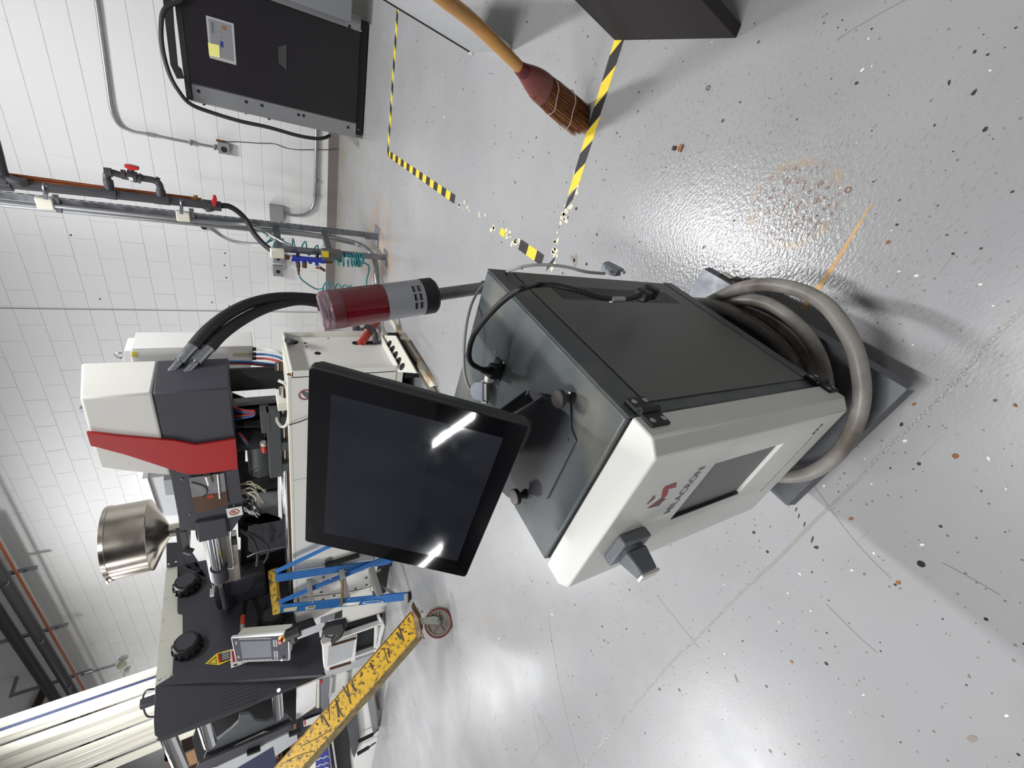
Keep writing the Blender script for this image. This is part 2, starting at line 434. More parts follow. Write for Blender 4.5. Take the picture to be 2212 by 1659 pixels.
    r = mathn('ADD', ramp(noise(3.5), 0.3, 0.7, 0.24, 0.34), ramp(blob(2.8, -5.42, 0.42, 0.5, .3), 1.1, 0.5, 0.0, -0.08))
    L.new(r, b.inputs['Roughness'])
    bp = N.new('ShaderNodeBump'); bp.inputs['Strength'].default_value = 0.16; bp.inputs['Distance'].default_value = 0.004
    tex = mathn('ADD', mul(noise(90, 2, stretched(0.5, (1, 1.8, 1))), ramp(blob(2.8, -5.4, 0.5, 0.6, .3), 1.1, 0.4, 0.25, 1.6)), mul(noise(7, 3), 0.8))
    L.new(tex, bp.inputs['Height']); L.new(bp.outputs[0], b.inputs['Normal'])
    return m
M_floor = floor_material()
# ================================================================ SETTING
S = 0.2032
ZTOP = 3.0594676        # height of bed joint 0
XL, XR_ = -13.0, 6.5
fl = MB(); fl.add([(XL, -13, 0), (XR_, -13, 0), (XR_, 0.0, 0), (XL, 0.0, 0)], [(0, 1, 2, 3)])
o = bpy.data.objects.new('floor', None)
o = fl.build('floor', M_floor, None, smooth=False); struct(o)
o['label'] = 'light grey glossy painted concrete floor, speckled and scuffed'
# filled saw-cut joint across the floor and the orange paint streak are pieces of the floor
FP = o
ORG['floor'] = V(o.location)
jm = MB(); p = []
for i, (x, y) in enumerate([(2330, 560), (2212, 662), (2130, 750), (2060, 830), (1985, 905), (1900, 985), (1840, 1048), (1760, 1125), (1680, 1205), (1600, 1280), (1510, 1372), (1440, 1440), (1340, 1560), (1255, 1659), (1200, 1730)]):
    q = AZ(x, y); q.y += random.uniform(-0.0015, 0.0015); p.append(q)
pp = spline(p, 4)
jm.ribbon([q + Z_ * 0.0002 for q in pp], V((0, 0.0034, 0)), Z_ * 0.0007)
jm.build('joint_filler', mat('joint_filler', (148, 146, 141), 0.16, bump=0.6, bscale=260), FP, smooth=False)
jm = MB()
pl = [AZ(x, y) for x, y in [(1884, 438), (1860, 478), (1828, 530), (1800, 575), (1774, 614), (1752, 640), (1735, 668)]]
for (a, b_), wd in zip(zip(pl[:-1], pl[1:]), (0.0018, 0.003, 0.0042, 0.005, 0.006, 0.006)):
    jm.prism([a - V((0, wd, 0)) + Z_ * .0002, a + V((0, wd, 0)) + Z_ * .0002, b_ + V((0, wd, 0)) + Z_ * .0002, b_ - V((0, wd, 0)) + Z_ * .0002], Z_ * 0.0003)
jm.build('orange_paint_streak', mat('orange_streak', (206, 160, 100), 0.5, var=0.15, scale=30), FP, smooth=False)
# long scratches
jm = MB()
for a in ([(1184, 1330), (1200, 1430), (1220, 1530), (1253, 1655)], [(1150, 1520), (1190, 1595)], [(1195, 1590), (1165, 1620), (1143, 1655)], [(1418, 1285), (1470, 1350), (1510, 1400)], [(1805, 88), (1845, 62), (1900, 30), (1955, 0)], [(1165, 1617), (1150, 1532)],
          [(1760, 1052), (1820, 1135), (1870, 1195), (1925, 1250)], [(2035, 1215), (2100, 1250), (2160, 1285)], [(1785, 1305), (1850, 1370), (1895, 1410)], [(990, 1650), (1010, 1550), (1018, 1480)], [(1135, 1465), (1140, 1450)]):
    q = spline([AZ(*c) for c in a], 4)
    for u, v_ in zip(q[:-1], q[1:]):
        sd = (v_ - u).cross(Z_).normalized() * 0.0007
        jm.prism([u - sd + Z_ * .0002, u + sd + Z_ * .0002, v_ + sd + Z_ * .0002, v_ - sd + Z_ * .0002], Z_ * 0.0002)
jm.build('scratch', mat('floor_scratch', (120, 118, 116), 0.6), FP, smooth=False)['kind'] = 'stuff'
# chips where the paint came off, and dark marks (flat)
def chips(name, lst, mt, zz=0.0003):
    jm = MB()
    for x, y, r, e, a in lst:
        c = AZ(x, y); n = random.choice((6, 7, 8)); pts = []
        for i in range(n):
            t = 2 * PI * i / n; rr = r * random.uniform(0.7, 1.2)
            px, py = rr * math.cos(t), rr * e * math.sin(t)
            pts.append(V((c.x + px * math.cos(a) - py * math.sin(a), c.y + px * math.sin(a) + py * math.cos(a), zz)))
        jm.prism(pts, Z_ * 0.0003)
    return jm.build(name, mt, FP, smooth=False)
chips('bare_patch', [(1243, 565, .032, .5, .3), (1237, 560, .02, .6, 1.2), (1028, 712, .022, .4, .8), (1075, 735, .015, .3, 1), (2100, 1596, .012, .5, 0), (1590, 1465, .012, .3, .9)], M_paintc)
dark = [(1720, 1100, .0018, 4, 1.9), (1726, 1114, .0018, 4, 1.9), (1738, 1132, .0016, 5, 1.9), (1755, 1165, .0022, 5, 1.9), (1764, 1182, .0045, 1.3, 1), (2104, 200, .0055, .6, 0), (2050, 178, .0055, .5, .6), (2128, 280, .005, .6, 0), (2105, 112, .004, .6, 0), (1470, 322, .008, .5, 0),
        (1986, 1002, .004, 1, 0), (1947, 917, .005, .6, .5), (1850, 180, .004, 1, 0), (1628, 1150, .005, 1, 0)]
random.seed(21)
for _ in range(95):
    x = random.uniform(1400, 2200); y = random.choice((random.uniform(0, 560), random.uniform(880, 1640)))
    dark.append((x, y, random.uniform(.0010, .0028), random.uniform(.5, 1), random.uniform(0, 3)))
for _ in range(90):
    x = random.uniform(850, 1400); y = random.choice((random.uniform(60, 540), random.uniform(1240, 1600)))
    dark.append((x, y, random.uniform(.0018, .0045), random.uniform(.4, 1), random.uniform(0, 3)))
chips('dark_speck', dark, M_dchip)['kind'] = 'stuff'
chips('pale_chip', [(random.uniform(1450, 2200), random.uniform(0, 1640), random.uniform(.002, .0045), .6, random.uniform(0, 3)) for _ in range(45)], M_lab)['kind'] = 'stuff'
chips('rusty_speck', [(1975, 873, .004, .8, 0), (2193, 875, .0045, .5, 1.2), (2064, 985, .006, 1, 0), (1941, 1258, .005, 1, 0), (1838, 1120, .005, 1, 0), (1710, 1429, .004, 1, 0), (1918, 523, .005, 1, 0), (1438, 361, .004, .8, 0), (1520, 534, .006, .6, 0), (1466, 320, .008, .4, .2)], M_bchip)['kind'] = 'stuff'

# ---- block wall
wb = MB(); wb.box(XL, XR_, 0.003, 0.2, 0.0, 6.6)
WALL = wb.build('wall_back', M_mortar, None, smooth=False); struct(WALL); WALL['label'] = 'white painted concrete block wall'
ORG[WALL.name] = V(WALL.location)
def block_mesh(name, wd, ht, gv=0.0018):
    b = MB(); e = 0.0025; g = 0.0022
    x0, x1, z0, z1 = gv, wd - gv, g, ht - g
    b.add([(x0 + e, 0, z0 + e), (x1 - e, 0, z0 + e), (x1 - e, 0, z1 - e), (x0 + e, 0, z1 - e), (x0, .0029, z0), (x1, .0029, z0), (x1, .0029, z1), (x0, .0029, z1)],
          [(0, 1, 2, 3), (4, 5, 1, 0), (5, 6, 2, 1), (6, 7, 3, 2), (7, 4, 0, 3)])
    me = bpy.data.meshes.new(name); me.from_pydata([tuple(p) for p in b.v], [], b.f); me.materials.append(M_block); return me
full = block_mesh('block', 2 * S, S); half = block_mesh('half_block', S, S)
full2 = block_mesh('tight_block', 2 * S, S, -0.0022); half2 = block_mesh('tight_half_block', S, S, -0.0022)
cells = []
for k in range(-17, 15):     # course between bed joints k and k+1
    z = ZTOP - S * (k + 1)
    if z > 6.5: continue
    ks = k
    odd = (k % 2 != 0)
    for side in (1, -1):
        u = 0.006 if side > 0 else -0.006
        first = True
        while (u < XR_ if side > 0 else u > XL):
            wdt = S if (odd and first) else 2 * S
            first = False
            x0 = u if side > 0 else u - wdt
            if x0 < XR_ and x0 + wdt > XL: cells.append((x0, z, wdt))
            u += wdt * side
cells.append(None)
cells.pop()
vis = []
rest = []
for c in cells:
    q = pix(V((c[0] + c[2] / 2, 0, c[1] + S / 2)))
    if q[2] > 0 and -30 < q[0] < 760 and -40 < q[1] < 1700:
        hidden = (q[1] > 1180 and q[0] > 335) or (q[1] > 800 and q[0] > 480) or (q[1] > 700 and q[0] > 612) or (q[1] < 190 and q[0] > 400) or (q[1] > 1560 and q[0] > 60)
        (rest if hidden else vis).append((1 / q[2] ** 2 * c[2], c))
    else: rest.append((0, c))
vis.sort(key=lambda t: -t[0])
for i, (a, c) in enumerate(vis[:300]):
    ob = bpy.data.objects.new('block', (full if c[0] < 1.4 else full2) if c[2] > 0.3 else (half if c[0] < 1.4 else half2)); COL.objects.link(ob)
    ob.parent = WALL; ob.location = V((c[0], random.uniform(-.0006, .0006), c[1])) - ORG[WALL.name]
rm = MB()
for a, c in vis[300:] + rest:
    x0, z0, wd = c; g = 0.0022; e = .0025
    rm.add([(x0 + g + e, 0, z0 + g + e), (x0 + wd - g - e, 0, z0 + g + e), (x0 + wd - g - e, 0, z0 + S - g - e), (x0 + g + e, 0, z0 + S - g - e), (x0 + g, .0029, z0 + g), (x0 + wd - g, .0029, z0 + g), (x0 + wd - g, .0029, z0 + S - g), (x0 + g, .0029, z0 + S - g)],
           [(0, 1, 2, 3), (4, 5, 1, 0), (5, 6, 2, 1), (6, 7, 3, 2), (7, 4, 0, 3)])
rb = rm.build('distant_blocks', M_block, WALL, smooth=False); rb['kind'] = 'stuff'
# bottom filler course (partly behind the base) and the control joint
zb = ZTOP - S * 15
MB().box(XL, XR_, -.0, .007, 0.0, zb - .003).build('slab_course', M_block, WALL, smooth=False)
MB().box(-.006, .006, -.0005, .007, 0.1, 6.5).build('joint_sealant', M_mortar, WALL, smooth=False)
MB().box(-.0115, -.0065, -.003, .004, 0.1, 6.5).build('joint_gap', M_caulk, WALL, smooth=False)
# anchor holes
hm = MB()
for x, y in [(164, 457), (153, 508), (216, 646), (486, 547), (485, 573), (489, 600), (458, 653), (495, 661)]:
    p = AY(x, y, 0.0); hm.lathe(p + V((0, .003, 0)), -Y_, [(0, .009), (.0042, .009)], 10)
hm.build('anchor_hole', M_blackm, WALL)
bb = MB(); zt = 0.118
bb.prism([(XL, 0.0, 0), (XL, -.012, 0), (XL, -.010, .02), (XL, -.006, zt), (XL, 0, zt)], V((XR_ - XL, 0, 0)))
o = bb.build('baseboard_back', M_base, None, smooth=False); struct(o)
# off-camera shell of the hall
o = MB().box(XL, XR_, -13, 0.2, 6.6, 6.8).build('ceiling', mat('ceiling_deck', (176, 178, 180), 0.8), None, smooth=False); struct(o)
o = MB().box(XL - .2, XL, -13, 0.2, 0, 6.6).build('wall_left', mat('hall_wall_left', (120, 116, 112), 0.8), None, smooth=False); struct(o)
o = MB().box(XR_, XR_ + .2, -13, 0.2, 0, 6.6).build('wall_right', mat('hall_wall_right', (190, 190, 188), 0.8), None, smooth=False); struct(o)
o = MB().box(XL, XR_, -13.2, -13, 0, 6.6).build('wall_front', mat('hall_wall_front', (84, 84, 88), 0.8), None, smooth=False); struct(o)

# ---- hazard tape, each stripe a piece
def tape(name, a, b, wd, pitch, label, skew, skip=None, residue=None):
    a, b = V(a), V(b); u = (b - a).normalized(); L_ = (b - a).length; sd = V((-u.y, u.x, 0)) * wd / 2
    t = thing(name, a, label, 'tape', 'yellow and black floor tape'); n = int(L_ / pitch)
    random.seed(hash(name) % 97 if False else len(label))
    for i in range(n + 1):
        s0, s1 = i * pitch, min((i + 1) * pitch, L_)
        f = (s0 + s1) / 2 / L_
        if s1 <= s0: continue
        j = lambda: random.uniform(-.0025, .0025)
        if skip and skip(f):
            if random.random() < 0.55 and residue: continue
            if random.random() < 0.75: continue
            s0 += random.uniform(.005, .02); s1 -= random.uniform(.005, .02)
            k = 0.7
        else: k = 1
        z = Z_ * 0.0004
        q = [a + u * (s0 + j()) - sd * k + z, a + u * (s1 + j()) - sd * k + z, a + u * (s1 + skew + j()) + sd * k * random.uniform(.88, 1) + z, a + u * (s0 + skew + j()) + sd * k + z]
        MB().prism(q, Z_ * 0.0004).build('yellow_stripe' if i % 2 == 0 else 'black_stripe', M_yel if i % 2 == 0 else M_blk, t, smooth=False)
    if residue:
        r = MB()
        for i in range(46):
            f = random.uniform(*residue); c = a + u * (L_ * f) + sd * random.uniform(-1, 1); rr = random.uniform(.004, .016)
            pts = [c + V((math.cos(q) * rr * random.uniform(.3, 1.3), math.sin(q) * rr * random.uniform(.3, 1.3), 0.0003)) for q in [2 * PI * k / 7 for k in range(7)]]
            r.prism(pts, Z_ * .0002)
        r.build('glue_residue', M_res, t, smooth=False)['kind'] = 'stuff'
    return t
tape('floor_tape', AZ(865, -70), AZ(838, 333), .05, .075, 'yellow and black striped tape along the wall, below the chiller', .05)
A = AZ(838, 331); B = AZ(1172, 562)
tape('floor_tape', A, B, .05, .075, 'yellow and black striped tape running out from the wall, torn away at its near end', .0, skip=lambda f: f > .60 and f < .93, residue=(.6, .97))
A = AZ(1345, 62); B = AZ(1185, 585)
tape('floor_tape', A, B, .05, .078, 'yellow and black striped tape under the broom, worn to glue at one end', -.055, skip=lambda f: f > .60, residue=(.5, .98))
# ================================================================ CONTROLLER BOX (local frame: x along the front, y to the back)
TH = math.radians(-4.7)
EX = V((math.cos(TH), math.sin(TH), 0)); EY = V((-math.sin(TH), math.cos(TH), 0))
OB = V((2.651, -5.916, 0))
def LB(x, y, z): return OB + EX * x + EY * y + Z_ * z
def top(x, y, z=0.78): return AZ(x, y, z)
box = thing('control_cabinet', LB(-.158, .2, .25), 'dark grey steel control box with white door, standing on the low steel cart', 'control cabinet')
BW, BD, B0, B1 = .316, .412, .250, .780
MB().box(-BW, 0, 0, BD, B0, B1, LB).build('body', M_ctrl, box, bevel=.004)
# right side cover, built round its louvre slots
sp = MB(); e0, e1 = .0, .0014
y0, y1, z0, z1 = .022, .407, .286, .727
vy0, vy1, vz0, vz1 = .303, .357, .336, .672
def pl(x0, x1, ya, yb, za, zb, m_): m_.box(x0, x1, ya, yb, za, zb, LB)
pl(0, .0022, y0, vy0, z0, z1, sp); pl(0, .0022, vy1, y1, z0, z1, sp); pl(0, .0022, vy0, vy1, z0, vz0, sp); pl(0, .0022, vy0, vy1, vz1, z1, sp)
sp.build('side_cover', M_ctrls, box, smooth=False)
lv = MB(); n = 45; pt = (vz1 - vz0) / n
for i in range(n + 1): pl(.0002, .0022, vy0, vy1, vz0 + pt * i - .0021, vz0 + pt * i + .0021, lv)
lv.build('louvre_slots', M_ctrls, box, smooth=False)
MB().box(0, .0003, vy0, vy1, vz0, vz1, LB).build('slot_shadow_liner', M_blackm, box, smooth=False)
fr = MB()
pl(0, .0030, .016, .4, .7285, .7315, fr)
MB().box(0, .0032, .0, .412, .731, .7795, LB).build('top_flange', M_ctrl, box, bevel=.002)
MB().box(0, .0032, .0, .412, .2505, .283, LB).build('bottom_flange', M_ctrl, box, bevel=.002)
# door with a real window opening
plan = [(.006, -.004), (.006, -.040), (-.012, -.058), (-BW + .014, -.058), (-BW - .004, -.042), (-BW - .004, -.004)]
dm = MB(); dm.prism([LB(x, y, .252) for x, y in plan], Z_ * .526)
door = dm.build('door', M_door, box, bevel=.0028)
WX0, WX1, WZ0, WZ1 = -.196, -.062, .418, .612
cut(door, MB().box(WX0, WX1, -.07, -.048, WZ0, WZ1, LB))
MB().box(WX0 + .0005, WX1 - .0005, -.0515, -.0482, WZ0 + .0005, WZ1 - .0005, LB).build('window_pane', M_pane, door, smooth=False)
MB().box(WX0 + .0005, WX0 + .0035, -.0575, -.0517, WZ0 + .002, WZ1 - .002, LB).build('window_seal', M_black, door, smooth=False)
MB().box(-BW + .006, -.002, -.004, .0, .256, .774, LB).build('door_gasket', M_blackm, box, smooth=False)
dO = LB(0, -.058, 0)
xd = EX
def dp(x, y): return AN(x, y, EY, dO)
# writing on the door: logo, name, strip line
a = dp(1443, 1107); b_ = dp(1519, 1009)
text('door_name', 'MILACRON', a + Z_ * -.004, xd, Z_, .0165, M_text, door, width=(b_ - a).dot(EX), bold=.012)
lg = [[(1399, 1099), (1460, 1076), (1464, 1068), (1466, 1058), (1443, 1066)], ]
def facepoly(name, polys, mt, par, O=dO, N=EY, t=.0005):
    m_ = MB()
    for q in polys:
        pp = [AN(x, y, N, O) for x, y in q]; m_.prism(pp, -N * t)
    return m_.build(name, mt, par, smooth=False)
facepoly('logo_mark', [[(1398, 1098), (1428, 1076), (1438, 1078), (1431, 1083), (1423, 1092)]], M_logo2, door)
facepoly('logo_mark', [[(1397, 1089), (1413, 1069), (1415, 1075), (1398, 1089.5)]], M_logo2, door)
facepoly('logo_mark', [[(1428, 1076), (1432, 1056), (1436, 1051), (1461, 1042), (1460, 1052), (1444, 1056), (1441, 1068), (1432, 1078)]], M_logo, door)
a = dp(1645, 1060); b_ = dp(1752, 944)
text('door_strapline', 'MOLDING SOLUTIONS', a, xd, Z_, .0042, M_logo, door, width=(b_ - a).dot(EX), bold=.02)
a = dp(1757, 939); b_ = dp(1787, 912)
text('door_model_letters', 'M3', a, xd, Z_, .0115, M_text, door, width=(b_ - a).dot(EX) , bold=.02, shear=.25)
# hinges
for zc in (.748, .268):
    h = MB().box(.002, .010, -.026, -.0035, zc - .017, zc + .017, LB).build('hinge', M_black, box, bevel=.0015)
    MB().box(.0035, .010, .0035, .026, zc - .017, zc + .017, LB).build('hinge_leaf', M_black, h, bevel=.0015)
    MB().cyl(LB(.0105, 0, zc - .017), LB(.0105, 0, zc + .017), .0052, 14).build('hinge_barrel', M_black, h)
    MB().cyl(LB(.0105, 0, zc + .0165), LB(.0105, 0, zc + .0176), .0026, 10).build('hinge_pin', M_chrome, h)
    for yy in (-.0175, .0175):
        for dz in (-.0105, .0095):
            MB().lathe(LB(.0099, yy, zc + dz), EX, [(0, .0042), (.0005, .0042), (.0009, .0034)], 14).build('screw', M_alu, h)
# rotary isolator on the door
sc = LB(-.207, -.058, .713)
k = MB().box(-.235, -.179, -.075, -.0582, .684, .741, LB).build('rotary_switch', mat('switch_grey', (112, 114, 119), .45), box, bevel=.003)
MB().cyl(LB(-.207, -.0745, .713), LB(-.207, -.079, .713), .021, 24).build('switch_collar', M_ctrl, k)
ks = MB(); ks.hexa([LB(-.221, -.078, .692), LB(-.193, -.078, .692), LB(-.199, -.112, .696), LB(-.215, -.112, .696)], [LB(-.221, -.078, .735), LB(-.193, -.078, .735), LB(-.199, -.112, .728), LB(-.215, -.112, .728)])
ks.build('switch_handle', mat('switch_handle_grey', (100, 106, 110), .4), k, bevel=.003)
MB().box(-.214, -.200, -.116, -.1115, .694, .730, LB).build('switch_pointer', M_lab, k, bevel=.0008)
# monitor bracket, with knobs, on the lid
zt = .7805
brk = thing('monitor_bracket', LB(-.17, .12, zt), 'folded black steel bracket holding the screen, screwed to the box lid with two thumb knobs', 'bracket')
bp_ = [AZ(x, y, zt + .003) for x, y in [(1147, 846), (1176, 852), (1190, 866), (1208, 842), (1230, 845), (1233, 926), (1244, 952), (1181, 1078), (1168, 1081), (1153, 1070), (1120, 1078), (1096, 1074), (1060, 1040), (1090, 880)]]
MB().prism(bp_, Z_ * -.0028).build('base_plate', M_brk, brk, bevel=.0008, smooth=False)
# ---- monitor (rectangle solved from its four glass corners)
MH = V((.9963, -.0857, -.0055)).normalized(); MV = V((.0323, .5297, .8476)); MV = (MV - MH * MV.dot(MH)).normalized(); MN = MH.cross(MV)
MW, MHT = .360, .276
TR = V((2.622, -5.712, 1.109))
def ML(x, y, z=0.0):      # x left from the right edge (negative), y down negative, z toward the viewer
    return TR + MH * x + MV * y + MN * z
mon = thing('monitor', ML(-MW / 2, -MHT, 0), 'black flat touch screen monitor tilted back on its bracket above the grey control box', 'monitor')
def mbox(m_, x0, x1, y0, y1, z0, z1): return m_.box(x0, x1, y0, y1, z0, z1, ML)
def rrect(x0, x1, y0, y1, r, z, n=4):
    pts = []
    for cx, cy, a0 in ((x1 - r, y1 - r, 0), (x0 + r, y1 - r, 90), (x0 + r, y0 + r, 180), (x1 - r, y0 + r, 270)):
        for i in range(n + 1):
            a = math.radians(a0 + 90 * i / n); pts.append(ML(cx + r * math.cos(a), cy + r * math.sin(a), z))
    return pts
MB().prism(rrect(-MW, 0, -MHT, 0, .006, -.0015), MN * -.012).build('front_frame', M_mon, mon, bevel=.0015)
MB().prism(rrect(-MW + .0015, -.0015, -MHT + .0015, -.0015, .005, -.0013), MN * .0016).build('glass', M_glass, mon, smooth=False)
qs = [(715.5, 851), (699.7, 1150), (987.6, 1212), (1087, 946)]
MB().prism([AN(x, y, MN, TR + MN * .0004) for x, y in qs], MN * .0001).build('screen_area', M_lcd, mon, smooth=False)
bk = MB(); bk.hexa([ML(-MW + .002, -MHT + .002, -.0132), ML(-.002, -MHT + .002, -.0132), ML(-.002, -.002, -.0132), ML(-MW + .002, -.002, -.0132)],
        [ML(-MW + .006, -MHT + .004, -.026), ML(-.006, -MHT + .004, -.026), ML(-.006, -.006, -.026), ML(-MW + .006, -.006, -.026)])
bk.build('rear_shell', M_mon, mon, bevel=.002)
bk = MB(); bk.hexa([ML(-MW + .012, -MHT + .012, -.0262), ML(-.009, -MHT + .012, -.0262), ML(-.009, -.055, -.0262), ML(-MW + .012, -.055, -.0262)],
        [ML(-MW + .03, -MHT + .03, -.044), ML(-.02, -MHT + .03, -.044), ML(-.02, -.085, -.044), ML(-MW + .03, -.085, -.044)])
bk.build('rear_housing', M_mon, mon, bevel=.002)
ft = MB(); mbox(ft, -.052, -.012, -MHT - .006, -MHT + .002, -.03, -.012); ft.build('cable_catch', M_black, mon, bevel=.001)
# bracket upright reaching the back of the monitor
up = MB()
c0 = [LB(-.255, .185, zt + .003), LB(-.105, .185, zt + .003), LB(-.105, .188, zt + .003), LB(-.255, .188, zt + .003)]
c1 = [ML(-.27, -.20, -.0455), ML(-.09, -.20, -.0455), ML(-.09, -.20, -.0485), ML(-.27, -.20, -.0485)]
up.hexa(c0, c1)
c2 = [ML(-.27, -.06, -.0475), ML(-.09, -.06, -.0475), ML(-.09, -.06, -.0505), ML(-.27, -.06, -.0505)]
up.hexa(c1, c2)
up.build('upright', M_brk, brk, bevel=.0006)
gs = MB()
ga, gb, gc = AZ(1147, 846, zt + .003), AZ(1092, 868, zt + .003), ML(-.075, -.235, -.046)
gs.prism([AZ(1176, 853, zt + .003), AZ(1140, 905, zt + .003), ML(-.02, -.255, -.034), ML(-.085, -.21, -.046)], EX * -.0025)
gs.build('side_gusset', M_brk, brk, smooth=False)
ed = MB(); ed.tube([AZ(1150, 847, zt + .010), AZ(1168, 850, zt + .012), AZ(1180, 862, zt + .006)], .0022, 6); ed.build('rolled_edge', M_brk, brk)
for x, y in [(1167, 865), (1228, 950), (1168, 1068)]:
    pass
for x, y in [(1166.5, 869.5), (1228, 950), (1168, 1068)]:
    p = AZ(x, y, zt + .003); MB().lathe(p - Z_ * .0005, Z_, [(0, .0017), (.0009, .0017)], 10).build('drilled_hole', M_blackm, brk)
for bx, by, tz in ((1232, 858, .0235), (1134, 1068, .022)):
    p = AZ(bx, by, zt + .003)
    kb = MB().lathe(p, Z_, [(0, .0085), (.003, .0085), (.004, .0055), (tz - .009, .0055), (tz - .008, .009), (tz - .006, .0135), (tz, .0138), (tz + .0008, .0132)], 28).build('thumb_knob', M_knob, brk, ang=25)
    MB().lathe(p + Z_ * (tz + .0007), Z_, [(0, .012), (.0004, .0118)], 28).build('knob_face', mat('turned_knob_face', (112, 106, 104), 0.28, 0.7), kb)

# ---- power inlet, plug and lead
inl = thing('power_inlet', top(1080, 800), 'black power inlet set into the lid of the grey control box', 'power inlet')
ip = [AZ(x, y, .7835) for x, y in [(1071, 771), (1087, 790), (1077, 824), (1066, 822), (1062, 790)]]
MB().prism(ip, Z_ * -.0033).build('inlet_flange', M_black, inl, bevel=.0008)
for x, y in [(1070, 761), (1089, 785)]:
    q = MB().lathe(AZ(x, y, .7803), Z_, [(0, .003), (.0012, .003), (.002, .001)], 12).build('screw', M_chrome, inl)
lead = thing('power_lead', top(1072, 800), 'black power lead plugged into the lid, its free end hanging beside the box', 'power lead')
pa, pb_ = AZ(1078, 803, .784), AZ(1047, 800, .824)
ux = (pb_ - pa).normalized(); sx_ = EX; sy_ = ux.cross(sx_).normalized(); sx_ = sy_.cross(ux).normalized()
MB().obox(pa + ux * .014, ux, sx_, sy_, .030, .026, .019).build('plug_body', M_black, lead, bevel=.003)
tp = MB()
for i in range(6): tp.lathe(pa + ux * (.029 + i * .0042), ux, [(0, .0075 - i * .0004), (.0026, .0075 - i * .0004), (.0027, .0055 - i * .0003), (.0042, .0055 - i * .0003)], 12)
tp.build('strain_relief', M_black, lead)
Xs = lambda x, y, off: AN(x, y, EX, OB + EX * off)
lp = [pa + ux * .05, AZ(1019, 785, .856), AZ(1013, 762, .862), AZ(1022, 727, .865), AZ(1046, 692, .862), AZ(1080, 656, .855), AZ(1108, 634, .846), AZ(1130, 622, .838), Xs(1158, 616, .046), Xs(1195, 616, .055), Xs(1245, 627, .06), Xs(1300, 643, .058), Xs(1350, 646, .055)]
MB().tube(lp, .0044, 12, 8).build('flex', M_black, lead)
a, b_ = Xs(1320, 647, .0565), Xs(1347, 647, .0555)
MB().cyl(a, b_, .0049, 14).build('metal_marker', M_alu, lead)
a, b_ = Xs(1348, 647, .055), Xs(1376, 640, .054)
MB().cyl(a, b_, .0035, 10, .0055).build('socket_boot', M_black, lead)
u = (Xs(1415, 627, .053) - Xs(1372, 641, .055)).normalized(); s1 = EX; s2 = u.cross(s1).normalized(); s1 = s2.cross(u)
MB().obox(Xs(1388, 637, .054), u, s2, s1, .024, .025, .019).build('socket_body', M_black, lead, bevel=.003)
MB().obox(Xs(1404, 631, .053), u, s2, s1, .022, .027, .021).build('socket_end', M_black, lead, bevel=.003)

# ---- signal lead with two D-shell plugs
vg = thing('signal_cable', top(1040, 842), 'thin grey data cable with grey D-shaped plugs, looped behind the control box', 'cable')
def dplug(c, u, s, name, par):
    u = u.normalized(); t = u.cross(s).normalized(); s = t.cross(u)
    h = MB().prism([c + u * a + s * b for a, b in ((-.020, -.008), (-.012, -.017), (.014, -.019), (.014, .019), (-.012, .017), (-.020, .008))], t * .014).build(name, M_vga, par, bevel=.002)
    MB().obox(c + u * .018 + t * .007, u, s, t, .008, .032, .010).build('plug_shell', M_alu, h, bevel=.001)
    for k in (-1, 1): MB().cyl(c + u * .005 + s * .0195 * k + t * .007, c + u * .019 + s * .0195 * k + t * .007, .0032, 10).build('thumb_screw', M_alu, h)
    return h
c = AZ(1043, 843, .79)
dplug(c, AZ(1070, 848, .79) - AZ(1040, 843, .80), AZ(1040, 820, .79) - AZ(1040, 860, .79), 'plug', vg)
cp = [AZ(1017, 840, .80), AZ(1009, 826, .815), AZ(1003, 800, .825), AZ(1002, 765, .83), AZ(1005, 720, .825), AZ(1012, 680, .81), AZ(1024, 645, .78), AZ(1042, 618, .745), AZ(1072, 598, .72), Xs(1105, 583, .02), Xs(1140, 574, .04), Xs(1180, 572, .05), Xs(1225, 577, .055), Xs(1265, 587, .055), Xs(1306, 591, .055)]
MB().tube(cp, .0027, 10, 8).build('flex', M_gcab, vg)
dplug(Xs(1318, 588, .05), Xs(1334, 584, .05) - Xs(1306, 591, .05), Xs(1320, 566, .05) - Xs(1318, 600, .05), 'plug', vg)
MB().obox(AZ(1058, 816, .79), EX, EY, Z_, .016, .012, .016).build('spare_connector', M_lab, vg, bevel=.002)

# ---- signal beacon on its pole
ba, bb_ = V((2.597, -5.424, .839)), V((2.566, -5.44, 1.047)); bu = (bb_ - ba).normalized(); BL = (bb_ - ba).length
bc = thing('signal_beacon', ba - bu * .13, 'red and grey signal beacon with clear domed cap on a grey pole behind the box', 'beacon light')
def tx(x):
    lo, hi = -.2, .3
    for _ in range(40):
        mi = (lo + hi) / 2
        if pix(ba + bu * mi)[0] > x: lo = mi
        else: hi = mi
    return lo
t1, t2, t3, t4 = tx(908), tx(828), tx(738), tx(708)
r = .0352
MB().lathe(ba, bu, [(0, r * .86), (.003, r * .93), (.006, r), (t1, r)], 48).build('base_collar', M_black, bc, ang=30)
MB().obox(ba + bu * .004 + EY * .036, bu, EX, EY, .008, .012, .006).build('locking_tab', M_black, bc, bevel=.001)
gb_ = MB().lathe(ba, bu, [(t1 + .0005, r * .985), (t2, r * .985)], 48).build('grey_housing', M_bgrey, bc)
x1_, y1_ = frame(bu)
vd = (CAM - ba); vd = (vd - bu * vd.dot(bu)).normalized(); vs_ = bu.cross(vd)
sl = MB()
for row in range(3):
    for cl in range(2):
        ang = math.radians(-26 + row * 27); n_ = vd * math.cos(ang) + vs_ * math.sin(ang); tt = t1 + .012 + cl * .0105
        sl.obox(ba + bu * tt + n_ * (r * .984), bu, n_.cross(bu), n_, .0034, .0125, .0012)
